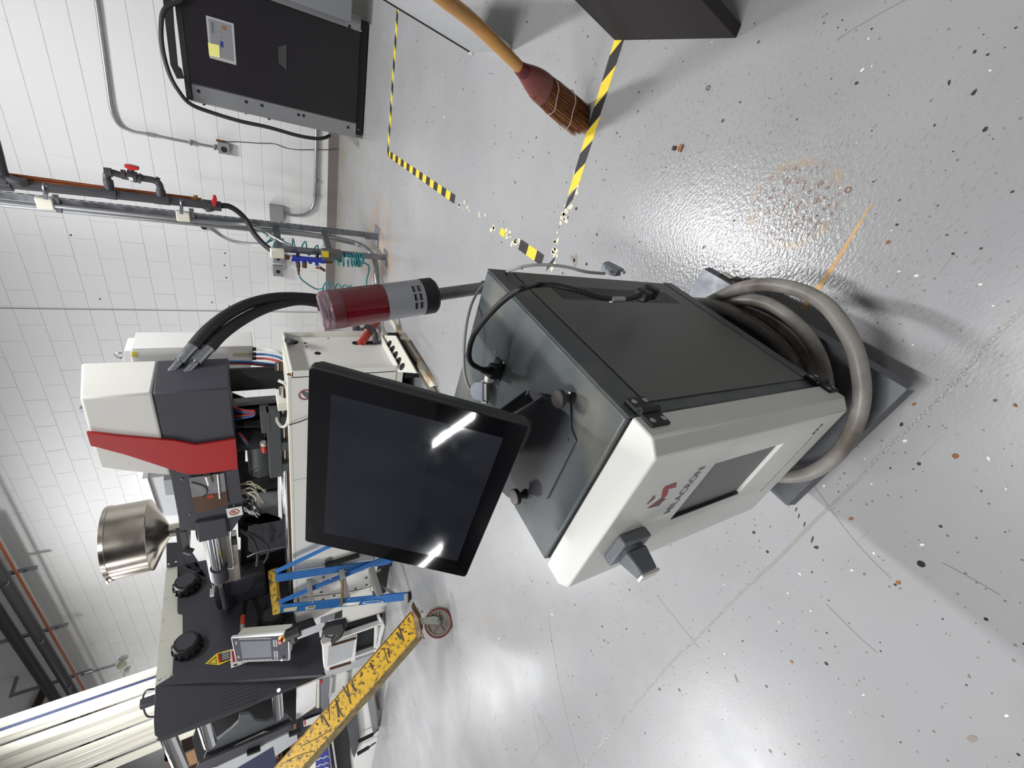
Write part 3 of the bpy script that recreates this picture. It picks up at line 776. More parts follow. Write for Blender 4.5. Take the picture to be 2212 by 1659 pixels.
sl.build('sound_slot', M_blackm, gb_)
prof = []; nn = 34
for i in range(nn + 1):
    t = t2 + (t3 - t2) * i / nn; prof += [(t, r * (1.0 if i % 2 else .988))]
MB().lathe(ba, bu, prof, 48).build('red_lens', M_bred, bc, ang=60)
MB().lathe(ba, bu, [(t2 + .002, r * .8), (t3 - .001, r * .8)], 24).build('lens_core', mat('beacon_inner_red', (96, 12, 24), .5), bc)
cp_ = MB(); cp_.lathe(ba, bu, [(t3, r * 1.0), (t4, r * 1.0), (t4 + .006, r * .985), (t4 + .010, r * .93), (BL + .004, r * .86), (BL + .0055, r * .8), (BL + .0055, .0001)], 48, cap=False)
cp_.lathe(ba, bu, [(t3, r * .95), (t4, r * .95), (t4 + .006, r * .93), (BL + .001, r * .82), (BL + .0025, .0001)], 48, cap=False)
cp_.build('clear_cap', M_bclear, bc, ang=40)
MB().lathe(ba, bu, [(t4 - .004, r * .7), (t4 + .003, r * .62)], 32).build('reflector', mat('beacon_reflector', (214, 196, 206), .18, .7, bump=.5, bscale=120), bc)
MB().lathe(ba, bu, [(t3 - .001, r * .86), (t4 - .004, r * .86)], 32).build('inner_ring', mat('beacon_inner_pink', (176, 92, 96), .3), bc)
pe = ba - bu * .126
MB().cyl(ba + bu * .002, pe, .0128, 20).build('pole', M_pole, bc)
MB().cyl(pe + bu * .012, pe - bu * .02, .0155, 20).build('pole_boot', M_black, bc)
MB().bar(pe - bu * .005, LB(-.07, BD - .002, .715), .03, .03).build('pole_bracket', M_black, bc, bevel=.002)

# ================================================================ CART
pz_ = .12
RF, LF, RBk = AZ(1956, 841, pz_), AZ(1699, 1090, pz_), AZ(1519, 582, pz_); LBk = LF + RBk - RF
cart = thing('cart', (RF + LF + RBk + LBk) / 4 - Z_ * pz_, 'low galvanised steel cart on swivel casters under the control box', 'cart')
cu = (RF - LF).normalized(); cv = (RBk - RF).normalized()
MB().prism([LF, RF, RBk, LBk], Z_ * -.003).build('deck', M_plate, cart, smooth=False)
for a, b_, nrm in ((LF, RF, -cv), (RF, RBk, cu), (RBk, LBk, cv), (LBk, LF, -cu)):
    MB().prism([a, b_, b_ + nrm * .006 - Z_ * .026, a + nrm * .006 - Z_ * .026], nrm * .002).build('folded_lip', M_plate, cart, smooth=False)
for q, side in ((RBk, 1), (LBk, -1), (RF, 1), (LF, -1)):
    front = q in (RF, LF)
    c = q - cu * .045 * side + cv * (.06 if front else -.06)
    if not front and side > 0: c = q - cu * .004 - cv * .055
    h = MB().lathe(V((c.x, c.y, pz_ - .026)), -Z_, [(0, .018), (.004, .018), (.006, .014), (.012, .014)], 18).build('caster', M_green, cart)
    wc = V((c.x, c.y, .036)) - cu * .012 + cv * .014
    fk = MB()
    for s in (-1, 1): fk.hexa([wc + cu * s * .016 + cv * .014 - Z_ * .008, wc + cu * s * .019 + cv * .014 - Z_ * .008, wc + cu * s * .019 - cv * .014 - Z_ * .008, wc + cu * s * .016 - cv * .014 - Z_ * .008],
                              [V((c.x, c.y, pz_ - .02)) + cu * s * .016 + cv * .02, V((c.x, c.y, pz_ - .02)) + cu * s * .019 + cv * .02, V((c.x, c.y, pz_ - .02)) + cu * s * .019 - cv * .02, V((c.x, c.y, pz_ - .02)) + cu * s * .016 - cv * .02])
    fk.build('fork', M_green, h)
    MB().lathe(wc - cu * .0125, cu, [(0, .022), (0.0, .034), (.004, .036), (.021, .036), (.025, .034), (.025, .022)], 26).build('wheel', M_wred, h)
ped = MB(); ped.box(-.245, -.07, .12, .33, pz_, .25, LB); ped.build('pedestal', M_blackm, cart, bevel=.003)

# ---- heavy cable coiled round the pedestal
coil = thing('cable_coil', LB(-.158, .2, .13), 'heavy grey multicore cable coiled between the control box and the cart deck', 'cable')
def pzs(lst): return [AZ(x, y, z) for x, y, z in lst]
outer = pzs([(1486, 655, .150), (1512, 660, .15), (1545, 646, .158), (1590, 625, .168), (1640, 615, .178), (1690, 618, .186), (1740, 632, .194), (1785, 660, .200), (1820, 703, .204), (1846, 755, .205), (1859, 810, .205), (1861, 860, .204), (1850, 910, .201), (1826, 958, .196), (1790, 998, .19), (1746, 1022, .182), (1700, 1029, .176), (1650, 1024, .17), (1600, 1010, .165), (1550, 1000, .16)])
MB().tube(outer, .0148, 14, 6).build('outer_loop', M_bigc, coil)
l2 = pzs([(1515, 672, .15), (1540, 664, .152), (1572, 654, .153), (1612, 648, .154), (1655, 655, .155), (1698, 680, .156), (1738, 718, .156), (1766, 762, .156), (1782, 812, .156), (1784, 860, .156), (1768, 910, .156), (1730, 950, .156), (1680, 968, .156)])
MB().tube(l2, .0142, 12, 6).build('middle_loop', M_bigc, coil)
l3 = pzs([(1530, 690, .136), (1560, 672, .137), (1606, 672, .137), (1658, 694, .137), (1700, 724, .137), (1733, 764, .137), (1752, 812, .137), (1752, 860, .137), (1735, 905, .137), (1690, 930, .137)])
MB().tube(l3, .0142, 12, 6).build('inner_loop', M_bigc, coil)
l4 = pzs([(1480, 655, .175), (1510, 655, .175), (1560, 664, .172), (1612, 690, .168), (1656, 719, .165), (1694, 754, .163), (1722, 800, .162), (1730, 850, .162), (1715, 900, .162)])
MB().tube(l4, .0142, 12, 6).build('inner_loop', M_bigc, coil)
# ================================================================ BROOM
tip = AZ(1300, 285, 0.0)
ferr = AD(1128, 152, 1.31)
tipc = AZ(1264, 268, 0.0)
bud = (ferr - tipc).normalized()
fl_ = (ferr - tipc).length
side = (AD(1180, 250, 1.4) - AD(1230, 190, 1.4)); side = (side - bud * side.dot(bud)).normalized()
thk = bud.cross(side).normalized()
br = thing('broom', tip, 'corn broom with wooden handle and maroon cap, bristles on the striped tape', 'broom')
hp = [ferr - bud * .01, AD(1085, 108, 1.235), AD(1020, 45, 1.135), AD(945, -14, 1.02), AD(870, -80, .93)]
MB().tube(hp, lambda f: .0165 + .002 * math.sin(f * 3), 18, 6).build('handle', M_wood, br)
MB().lathe(ferr - bud * .012, bud, [(0, .024), (.012, .0215), (.026, .019), (.030, .018)], 20).build('collar', mat('maroon_band', (92, 36, 38), .4), br)
# sewn cap: flattened shell from the collar to the shoulders
def shell(z0, z1, w0, w1, t0, t1, off0=0, off1=0, n=8, k=22, ease=1.0):
    m_ = MB(); vs = []
    for i in range(n + 1):
        f = i / n; fe = math.sin(f * PI / 2) ** ease; c = ferr - bud * (z0 + (z1 - z0) * f) + side * (off0 + (off1 - off0) * f)
        wv, tv = w0 + (w1 - w0) * fe, t0 + (t1 - t0) * fe
        vs += [c + side * wv * math.cos(2 * PI * j / k) + thk * tv * math.sin(2 * PI * j / k) for j in range(k)]
    m_.add(vs, [(i * k + j, i * k + (j + 1) % k, (i + 1) * k + (j + 1) % k, (i + 1) * k + j) for i in range(n) for j in range(k)] + [tuple(range(k)), tuple(range((n + 1) * k - 1, n * k - 1, -1))])
    return m_
shell(.0, .125, .021, .047, .021, .028, 0, .002).build('cap', M_vinyl, br)
random.seed(3)
core = shell(.06, fl_ * .72, .038, .045, .020, .020, 0, .0); core.build('bristle_core', M_straw2, br)
bs = [MB(), MB()]
L0 = fl_
for i in range(1500):
    a = random.uniform(0, 2 * PI); rr = math.sqrt(random.random()); ca, sa = math.cos(a) * rr, math.sin(a) * rr
    z0 = .075 + .02 * random.random(); p0 = ferr - bud * z0 + side * (.044 * ca + .002) + thk * .027 * sa
    slant = .035 * (ca)                     # worn on a slant
    ln = L0 + .085 - (ca + 1) / 2 * .115 - random.random() ** 2 * .03
    spread = 1.35
    p1 = ferr - bud * ln + side * (.048 * ca * spread - .012 + random.gauss(0, .004)) + thk * (.030 * sa + random.gauss(0, .004))
    if p1.z < .002: p1.z = .002 + random.random() * .003
    pm = (p0 + p1) / 2 + side * random.gauss(0, .002)
    rd = random.uniform(.0006, .0011)
    bs[i % 3 == 0].tube([p0, pm, p1], lambda f, rd=rd: rd * (1 - .5 * f), 3, 0)
for q, mt in zip(bs, (M_straw, M_straw2)):
    o = q.build('bristles', mt, br, smooth=False); o['kind'] = 'stuff'
for zz in (.165, .27):
    c = ferr - bud * zz + side * .006; ww = .047 + (zz - .155) * .1; pts = []
    for j in range(26):
        a = 2 * PI * j / 26; pts.append(c + side * ww * 1.04 * math.cos(a) + thk * .031 * math.sin(a) + bud * (.004 * math.sin(5 * a) - .018 * math.cos(a)))
    MB().tube(pts + [pts[0]], .0016, 6, 2).build('twine', M_twine, br)

# ================================================================ pale panel and dark board behind/right of the broom
pa_, pb_ = AZ(1022, 115, 0.0), AZ(1104, 108, 0.0)
ta, tb = AZ(810, -14, .53), AZ(932, -14, .53)
pn = thing('leaning_panel', (pa_ + pb_) / 2, 'pale grey board with black edging standing behind the broom handle', 'panel')
pn_n = (pb_ - pa_).cross(ta - pa_).normalized()
if pn_n.dot(CAM - pa_) < 0: pn_n = -pn_n
MB().prism([pa_, pb_, tb, ta], -pn_n * .016).build('board', M_pan, pn, bevel=.001)
for a, b_ in ((pa_, ta), (pb_, tb)):
    MB().bar(a + Z_ * .003 + pn_n * .002, b_ + pn_n * .002, .006, .008, pn_n).build('black_edging', M_black, pn, smooth=False)
for a in (pa_ + Z_ * .012, pb_ + Z_ * .012):
    MB().obox(a + pn_n * .004, (ta - pa_).normalized(), pn_n.cross((ta - pa_).normalized()), pn_n, .02, .012, .012).build('corner_clip', M_lab, pn, bevel=.001)
q = [AZ(1328, 88, 0), AZ(1590, 83, 0), AZ(1470, -50, .30), AZ(1168, -72, .30)]
db = MB().prism(q, V((.03, 0, 0)))
tag(db.build('dark_board', M_dbox, None, bevel=.003), 'dark charcoal board leaning at the frame edge, its corner on the striped tape', 'board')
# small debris on the floor
dd = thing('scrap', AZ(1466, 320, 0), 'small torn brown and black scrap lying on the floor near the broom', 'debris')
MB().obox(AZ(1456, 320, .004), X_, Y_, Z_, .012, .012, .005).build('dark_end', M_dchip, dd, bevel=.001)
MB().obox(AZ(1470, 320, .004), X_, Y_, Z_, .020, .011, .005).build('brown_end', M_bchip, dd, bevel=.001)
for x, y, mt, lb in ((1529, 190, M_pvc, 'small thin grey rubber ring lying on the floor right of the broom'), (1831, 410, M_copper, 'small rusty ring lying on the stained floor beside the orange streak')):
    tag(MB().torus(AZ(x, y, .0025), Z_, .0055, .0009, 20, 6).build('loose_ring', mt, None), lb, 'ring')
# ================================================================ CHILLER by the wall
ch = thing('chiller', (2.9, -.85, 0), 'black fronted chiller cabinet with silver corner posts against the block wall', 'chiller')
cy = -1.2
def CY_(x, y, o=0.0): return AY(x, y, cy - o)
xl0 = CY_(779, 300).x; xl1 = CY_(779, 269).x; xr0 = CY_(785, 72).x
zb_, ztp = .075, 1.405
body = MB(); body.add([(xl0, cy, zb_), (3.42, cy, zb_), (3.42, -.42, zb_), (xl0 - .075, -.42, zb_), (xl0, cy, ztp), (3.42, cy, ztp), (3.42, -.42, ztp), (xl0 - .075, -.42, ztp)],
         [(3, 2, 1, 0), (4, 5, 6, 7), (0, 1, 5, 4), (1, 2, 6, 5), (2, 3, 7, 6), (3, 0, 4, 7)])
body.build('body', M_chf, ch, bevel=.004)
MB().box(xl0, xl1, cy - .012, cy - .0003, zb_, ztp - .03).build('corner_post', M_chf, ch, bevel=.004)
MB().box(xr0, xr0 + .085, cy - .012, cy - .0003, zb_, ztp - .03).build('corner_post', M_chf, ch, bevel=.004)
cd_ = MB().box(xl1 + .003, xr0 - .003, cy - .02, cy - .0005, zb_ + .005, ztp - .012).build('door', M_chill, ch, bevel=.006)
MB().box(xl0 + .005, 3.42, cy - .024, cy + .3, ztp - .028, ztp + .012).build('top_rail', M_black, ch, bevel=.004)
MB().prism([AY(x, y, cy + .12) for x, y in ((350, -20), (371, -20), (376, 60), (384, 142), (392, 150), (397, 170), (382, 170), (368, 140), (358, 60))], Y_ * .05).build('rear_top_rail', M_black, ch, smooth=False)
MB().box(xl0 + .03, 3.4, cy - .0, -.5, .012, zb_).build('plinth', M_blackm, ch)
for x in (xl0 + .05, xr0 - .02):
    MB().cyl((x, cy + .05, .028), (x + .03, cy + .05, .028), .028, 16).build('caster', M_black, ch)
hl = MB()
for x, y in [(429, 197), (532, 220), (566, 228), (645, 248), (656, 250), (752, 275), (755, 57)]:
    hl.lathe(CY_(x, y, .0115), -Y_, [(0, .013), (.0012, .013)], 14)
hl.build('post_hole', M_blackm, ch)
hl = MB()
for x, y in [(409, 191), (674, 256), (686, 258), (764, 278), (774, 280), (770, 64), (780, 67)]: hl.lathe(CY_(x, y, .0115), -Y_, [(0, .007), (.002, .006)], 10)
hl.build('post_screw', M_alu, ch)
hl = MB()
for x, y, wd in [(455, 231, .05), (527, 249, .05), (650, 277, .03), (565, 246, .012)]:
    p = AN(x, y, V((.995, .096, 0)).normalized(), V((xl0 - .0, cy, 0))); p = V((xl0 - .03 - .0015, p.y if -1.2 < p.y < -.42 else -.9, p.z))
    hl.box(p.x - .004, p.x + .0, p.y - wd, p.y + wd, p.z - .01, p.z + .01)
hl.build('side_grip_slot', M_blackm, ch)
pf = [(444.5, 33), (505, 51), (511, 141), (453, 125)]
pnl = MB().prism([CY_(x, y, .0205) for x, y in pf], -Y_ * .003).build('control_panel', mat('panel_frame_grey', (164, 164, 164), .4), ch, bevel=.001)
pf2 = [(450, 39), (499, 54), (505, 133), (457, 119)]
MB().prism([CY_(x, y, .0237) for x, y in pf2], -Y_ * .0008).build('control_face', M_chs, pnl, smooth=False)
def chp(name, q, mt, par=None, o=.0246, t=.0006):
    return MB().prism([CY_(x, y, o) for x, y in q], -Y_ * t).build(name, mt, par or ch, smooth=False)
chp('sticky_note', [(449, 92), (474, 98), (475, 125), (452, 120)], M_note, pnl, .026, .001)
chp('rocker_switch', [(479, 54), (488, 56.5), (489, 66), (480, 63)], M_bchip, pnl)
chp('blue_button', [(475.5, 88), (482, 90), (483, 103), (476, 101)], mat('blue_sticker', (48, 48, 120), .5), pnl)
for q in ([(456, 47), (461, 48), (462, 72), (457, 71)], [(475, 67), (478, 68), (478.5, 70), (475.5, 69.5)], [(477, 78), (480, 79), (480.5, 81), (477.5, 80)]): chp('panel_print', q, M_text, pnl)
chp('door_pull', [(601, 102), (619, 96), (619, 151), (602, 136)], mat('pull_recess', (62, 60, 62), .5), cd_, .0205, .004)
chc = [CY_(392, 0, .05), CY_(356, 20, .06), CY_(348, 60, .06), CY_(352, 110, .06), CY_(366, 160, .07), CY_(385, 195, .08), CY_(412, 225, .05), CY_(460, 244, .02), CY_(520, 262, .02), CY_(580, 275, .02), CY_(640, 292, .02), CY_(680, 299, .0), CY_(700, 298, -.03), CY_(712, 293, -.12)]
tag(MB().tube(chc, .0155, 10, 6).build('hose', M_rub, None), 'black hose running over the chiller top and down its left side to the wall', 'hose')
q = [CY_(x, y, .14) for x, y in [(562, -14), (590, 4), (759, 49), (759, -60), (540, -60)]]
gu = thing('grey_cabinet', (q[2].x + .2, cy, 0), 'plain grey metal cabinet standing in front of the chiller right post, cut by the frame', 'cabinet')
x0, z1 = q[2].x, AY(562, -14, cy - .14).z
MB().box(x0 + .0, x0 + .5, cy - .14, cy - .05, q[2].z, 1.35).build('side_panel', M_chs, gu, bevel=.004)
MB().box(x0 + .35, x0 + .48, cy - .139, cy - .06, 0, q[2].z).build('foot', M_blackm, gu)

# ================================================================ conduits and boxes on the block wall
def wallbox(x0, y0, x1, y1, Y, d, name, mt, label, cat='junction box'):
    a, b_, c, e = AY(x0, y0, Y), AY(x1, y0, Y), AY(x1, y1, Y), AY(x0, y1, Y)
    xa, xb = sorted((AY((x0 + x1) / 2, y0, Y).x, AY((x0 + x1) / 2, y1, Y).x)); za, zb2 = sorted((AY(x0, (y0 + y1) / 2, Y).z, AY(x1, (y0 + y1) / 2, Y).z))
    t = thing(name, ((xa + xb) / 2, -.0, za), label, cat)
    MB().box(xa, xb, Y, Y + d, za, zb2).build('body', mt, t, bevel=.003)
    return t, ((xa + xb) / 2, (za + zb2) / 2)
def W_(x, y, o=.03): return AY(x, y, -o)
c1 = thing('conduit', W_(470, 320), 'grey metal conduit bending down the wall to the small square box', 'conduit')
MB().tube([W_(196, -50), W_(207, 0), W_(218, 80), W_(229, 160), W_(238, 225), W_(246, 252), W_(260, 272), W_(282, 283), W_(310, 288), W_(345, 295), W_(400, 306), W_(470, 319)], .0145, 12, 6).build('tube', M_emt, c1)
a, b_ = W_(316, 289), W_(335, 293)
MB().cyl(a, b_, .019, 12).build('coupling', M_boxg, c1)
for x, y in ((412, 308), (464, 318)): MB().obox(W_(x, y, .03), Z_, X_, Y_, .02, .05, .05).build('strap', M_steel, c1, bevel=.003)
t, (bx, bz) = wallbox(471, 309, 496, 333, -.075, .07, 'socket_box', M_boxg, 'grey socket box with one dark round hole, under the conduit left of the chiller', 'socket')
p = AY(484, 323, -.0755); MB().lathe(p, -Y_, [(0, .030), (.002, .028)], 20).build('socket_hole', M_black, t)
tag(MB().tube([W_(474, 304), W_(485, 306), W_(515, 306), W_(555, 309), W_(590, 310), W_(612, 318), W_(640, 323), W_(680, 323), W_(709, 323), W_(727, 320, .05)], .0042, 6, 5).build('thin_cable', M_pvc, None), 'thin grey cable drooping along the wall from the small socket box', 'cable')
MB().obox(W_(474, 304, .03), Z_, X_, Y_, .06, .02, .02).build('cable_gland', M_brass, t)
c2 = thing('conduit', W_(682, 300), 'grey metal conduit running low along the wall and curving up into the flat box', 'conduit')
MB().tube([W_(684, 180), W_(683, 280), W_(682, 340), W_(681, 400), W_(680, 430), W_(674, 450), W_(662, 461), W_(645, 465), W_(617, 463)], .0165, 12, 6).build('tube', M_emt, c2)
for x, y in ((681, 422), (683, 390)): MB().cyl(W_(x, y - 4), W_(x, y + 4), .022, 12).build('coupling', M_steel, c2)
t, _ = wallbox(583, 444, 613, 479, -.06, .055, 'junction_box', M_boxg, 'flat square grey box with blank cover on the wall behind the pipe rack')
for (y0, y1, lb) in ((547, 569, 'upper grey box with a round dark hole, on the wall behind the blue manifold'), (575, 597, 'lower grey box with a round dark hole, hanging just below its twin')):
    t, _ = wallbox(590, y0, 612, y1, -.11, .06, 'socket_box', M_boxg, lb, 'socket')
    p = AY(601, (y0 + y1) / 2 + 1, -.1105); MB().lathe(p, -Y_, [(0, .026), (.002, .024)], 20).build('socket_hole', M_black, t)

# ================================================================ PIPE RACK
RX = 1.735; RY = -1.95
rk = thing('strut_post', (RX, RY, 0), 'tall slotted galvanised channel post bolted to the floor beside the wall', 'post')
st = MB(); st.box(RX - .021, RX + .021, RY - .021, RY - .018, 0.02, 4.2); st.box(RX - .021, RX - .018, RY - .018, RY + .02, .02, 4.2); st.box(RX + .018, RX + .021, RY - .018, RY + .02, .02, 4.2)
st.build('channel', M_steel, rk, smooth=False)
sl = MB()
for i in range(70): sl.box(RX + .0208, RX + .0214, RY - .008, RY + .008, .1 + i * .05, .128 + i * .05)
sl.build('slots', M_blackm, rk, smooth=False)['kind'] = 'stuff'
MB().box(RX - .09, RX + .09, RY - .09, RY + .06, 0, .008).build('foot_plate', M_steel, rk, bevel=.001)
MB().box(RX - .03, RX + .03, RY - .04, RY - .03, .008, .12).build('foot_angle', M_steel, rk, bevel=.001)
rc = thing('conduit', (RX - .05, RY, .1), 'galvanised conduit strapped to the tall post, sweeping off along the floor at its foot', 'conduit')
def RP(x, y, Y=RY): return AY(x, y, Y)
MB().tube([V((RX - .052, RY - .01, 4.2)), V((RX - .052, RY - .01, 2.0)), V((RX - .052, RY - .01, 1.0)), V((RX - .052, RY - .01, .62)), AY(740, 519, RY - .02), AY(777, 529, RY - .06), AZ(797, 543, .12), AZ(808, 560, .085), AZ(813, 590, .06), AZ(815, 640, .05), AZ(818, 720, .05)], .024, 14, 6).build('tube', M_emt, rc)
MB().cyl(AZ(812, 588, .062), AZ(814.5, 612, .056), .028, 14).build('coupling', M_steel, rc)
r2 = thing('strut_post', AZ(832, 556, 0), 'short galvanised channel post carrying the blue manifold', 'post')
T2 = AZ(832, 556, 0); ztop2 = AY(590, 531, T2.y).z
st = MB(); st.box(T2.x - .021, T2.x + .021, T2.y - .021, T2.y - .018, .0, ztop2); st.box(T2.x - .021, T2.x - .018, T2.y - .018, T2.y + .02, .0, ztop2); st.box(T2.x + .018, T2.x + .021, T2.y - .018, T2.y + .02, .0, ztop2)
st.build('channel', M_steel, r2, smooth=False)
MB().box(T2.x - .07, T2.x + .07, T2.y - .07, T2.y + .05, 0, .006).build('foot_plate', M_steel, r2)
for x, y in ((600, 522), (705, 540)):
    z = AY(x, y, (T2.y + RY) / 2).z
    MB().bar((T2.x + .005, T2.y + .02, z), (RX - .02, RY - .02, z), .04, .045).build('cross_arm', mat('slotted_arm', (108, 110, 112), .5, .5), r2)
    q = MB()
    for i in range(4):
        f = .2 + i * .2; c = V((T2.x, T2.y, z + .0228)).lerp(V((RX, RY, z + .0228)), f); q.obox(c, (V((RX, RY, 0)) - V((T2.x, T2.y, 0))).normalized(), X_, Z_, .028, .012, .001)
    q.build('arm_slots', M_blackm, r2)
# side conduits
c3 = tag(MB().tube([AY(432, 480, -1.6), AY(450, 489, -1.7), AY(480, 510, -1.8), AY(505, 521, -1.95), AY(535, 526, -2.05), AY(568, 528, -2.15)], .014, 10, 6).build('conduit', M_emt, None), 'thin conduit leaving a dark wall fitting and joining the short post', 'conduit')
c4 = tag(MB().tube([V((RX - .02, RY - .05, 2.2)), V((RX - .02, RY - .05, 1.3)), AY(540, 486, RY - .08), AY(570, 500, RY - .12), AY(592, 513, RY - .2), AY(612, 524, RY - .27), AY(628, 531, RY - .3)], .0155, 10, 6).build('conduit', M_emt, None), 'conduit bowing off the tall post towards the short post', 'conduit')
MB_ = MB().cyl(AY(440, 490, -.1), AY(441, 491, -.001), .03, 12)
tag(MB_.build('wall_stub', M_black, None), 'black capped stub sticking out of the wall in a sooty patch', 'fitting')
# dark grey plastic water main with a valve loop
PY = RY - .10
wm = thing('water_pipe', AY(440, 441, PY), 'dark grey plastic water pipe with a raised valve loop and red handles', 'pipe')
def PP(x, y, o=0.0): return AY(x, y, PY - o)
vx = PP(230, 418).x
MB().tube([PP(0, 395), PP(230, 419), PP(440, 442)], .029, 14, 0).build('pipe', M_pvc, wm)
MB().tube([PP(-30, 250), PP(-8, 330), PP(2, 368), PP(12, 384), PP(40, 394, .01), PP(440, 431, .06) if False else PP(60, 396)], .031, 14, 6).build('upper_pipe', M_pvc, wm)
for a, b_ in (((-4, 378), (18, 392)), ((222, 416), (252, 421)), ((332, 429), (366, 433)), ((-4, 398), (26, 401))): MB().cyl(PP(*a), PP(*b_), .036, 16).build('socket', M_pvc, wm)
MB().tube([PP(238, 416), PP(234, 395), PP(231, 382), PP(234, 373), PP(244, 373), PP(262, 378), PP(300, 384), PP(326, 388), PP(340, 393), PP(346, 404), PP(348, 420), PP(350, 436)], .022, 12, 5).build('loop', M_pvc, wm)
for a, b_, r_ in (((236, 404), (233, 388), .028), ((226, 371), (242, 373), .029), ((349, 432), (347, 410), .028), ((335, 389), (344, 393), .028), ((262, 376), (272, 378), .032), ((274, 377), (296, 384), .036), ((298, 384), (306, 387), .034)):
    MB().cyl(PP(*a), PP(*b_), r_, 16).build('fitting', M_pvc, wm)
MB().cyl(PP(284, 378), PP(284, 368), .016, 12).build('valve_stem', M_pvc, wm)
MB().prism([PP(x, y, .02) for x, y in [(267, 356), (280, 357), (299, 362), (300, 368), (284, 369), (276, 366), (268, 361)]], Y_ * .05).build('valve_handle', M_redv, wm, bevel=.005)
MB().prism([PP(x, y, .037) for x, y in [(277, 382), (287, 384), (288, 391), (279, 390)]], Y_ * .002).build('valve_label', M_lab, wm)
MB().cyl(PP(438, 441), PP(478, 446), .037, 16).build('end_valve', M_pvc, wm)
MB().cyl(PP(446, 436), PP(456, 455), .034, 16).build('fitting', M_pvc, wm)
MB().prism([PP(x, y, .05) for x, y in [(460, 422), (466, 423), (469, 432), (468, 442), (464, 448), (459, 440), (457, 432)]], Y_ * .03).build('valve_handle', M_redv, wm, bevel=.005)
for x, y in ((98, 408), (392, 440)):
    MB().bar(PP(x, y - 8, .02), PP(x, y + 22, .02), .022, .012, Y_).build('pipe_clamp', M_steel, wm)
    MB().torus(PP(x, y), Z_, .034, .006, 16, 6).build('clamp_ring', M_steel, wm)
for i, (x, y) in enumerate(((98, 439), (396, 467))):
    t = thing('bracket_cover', RP(x, y, RY - .06), ('upper cream plastic cover clipped to the tall post', 'lower cream plastic cover clipped to the tall post')[i], 'cover')
    p = AY(x, y, RY - .05); MB().obox(p, Z_, X_, Y_, .085, .075, .05).build('cover', M_boxc, t, bevel=.006)
    MB().obox(p + V((0, .02, -.055)), Z_, X_, Y_, .03, .12, .03).build('clamp', M_steel, t, bevel=.004)
cpp = thing('copper_pipe', AY(420, 430, PY + .05), 'pair of thin copper pipes running behind the dark plastic pipe', 'pipe')
MB().tube([AY(10, 376, PY + .05), AY(210, 403, PY + .05), AY(418, 428, PY + .05)], .011, 10, 0).build('tube', M_copper, cpp)
MB().tube([AY(12, 383, PY + .03), AY(210, 409, PY + .03), AY(400, 430, PY + .03)], .009, 10, 0).build('tube', M_copper, cpp)
MB().cyl(AY(422, 422, PY + .03), AY(425, 432, PY + .03), .014, 10).build('drain_cock', M_brass, cpp)
MB().cyl(AY(412, 429, PY + .04), AY(436, 432, PY + .04), .015, 10).build('brass_end', M_brass, cpp)
bh = tag(MB().tube([PP(474, 444), PP(495, 446), PP(515, 458), PP(532, 476), PP(546, 500, .06), PP(562, 520, .12), PP(580, 536, .18), PP(596, 546, .24)], .021, 12, 6).build('hose', M_rub, None), 'black rubber hose curving from the plastic valve to the blue manifold', 'hose')
# manifold
MY = T2.y - .08
def MP(x, y, o=0.0): return AY(x, y, MY - o)
mf = thing('manifold', MP(700, 562), 'blue air manifold bar with brown couplings mounted on the short post', 'manifold')
MB().cyl(MP(629, 557), MP(701, 563), .021, 16).build('bar', M_blue, mf, ang=40)
for a, b_ in (((629, 557), (640, 558)), ((692, 562), (701, 563))): MB().cyl(MP(*a), MP(*b_), .026, 6).build('hex_end', M_blue, mf)
for x, y, in ((643, 558), (657, 560), (671, 561), (685, 562)):
    MB().cyl(MP(x - 1, y + 11 if x in (643, 685) else y + 8), MP(x, y), .014, 10).build('port', M_blue, mf)
for x in (643, 685):
    MB().cyl(MP(x, 558), MP(x + .5, 545), .014, 10).build('post_bolt', M_black, mf)
for (a, b_, r_) in (((644, 566), (644, 577), .017), ((658, 566), (658, 578), .018), ((644.5, 579), (645, 586), .012), ((645, 586), (645.5, 593), .008)):
    MB().cyl(MP(*a), MP(*b_), r_, 12).build('coupling', M_bronze, mf)
MB().cyl(MP(701, 563), MP(717, 564), .023, 12).build('brass_end', M_bronze, mf)
MB().cyl(MP(686, 571), MP(690, 578), .011, 10).build('drain_cock', M_chrome, mf)
MB().cyl(MP(690, 577), MP(702, 585), .011, 10).build('drain_nozzle', M_bronze, mf)
MB().bar(MP(682, 578), MP(692, 580), .012, .012).build('drain_lever', M_redv, mf)
MB().cyl(MP(608, 554), MP(626, 557), .018, 12).build('inlet_union', M_bronze, mf)
MB().cyl(MP(626, 556), MP(629, 557), .026, 14).build('white_collar', M_lab, mf)
MB().obox(MP(599, 547), Z_, X_, Y_, .10, .075, .05).build('cream_cap', M_boxc, mf, bevel=.008)
MB().obox(AY(716, 551, MY + .02), Z_, X_, Y_, .16, .09, .08).build('filter_housing', mat('filter_housing', (96, 97, 98), .5), mf, bevel=.006)
MB().obox(AY(703, 549, MY - .03), Z_, X_, Y_, .05, .05, .01).build('yellow_label', M_warn, mf)
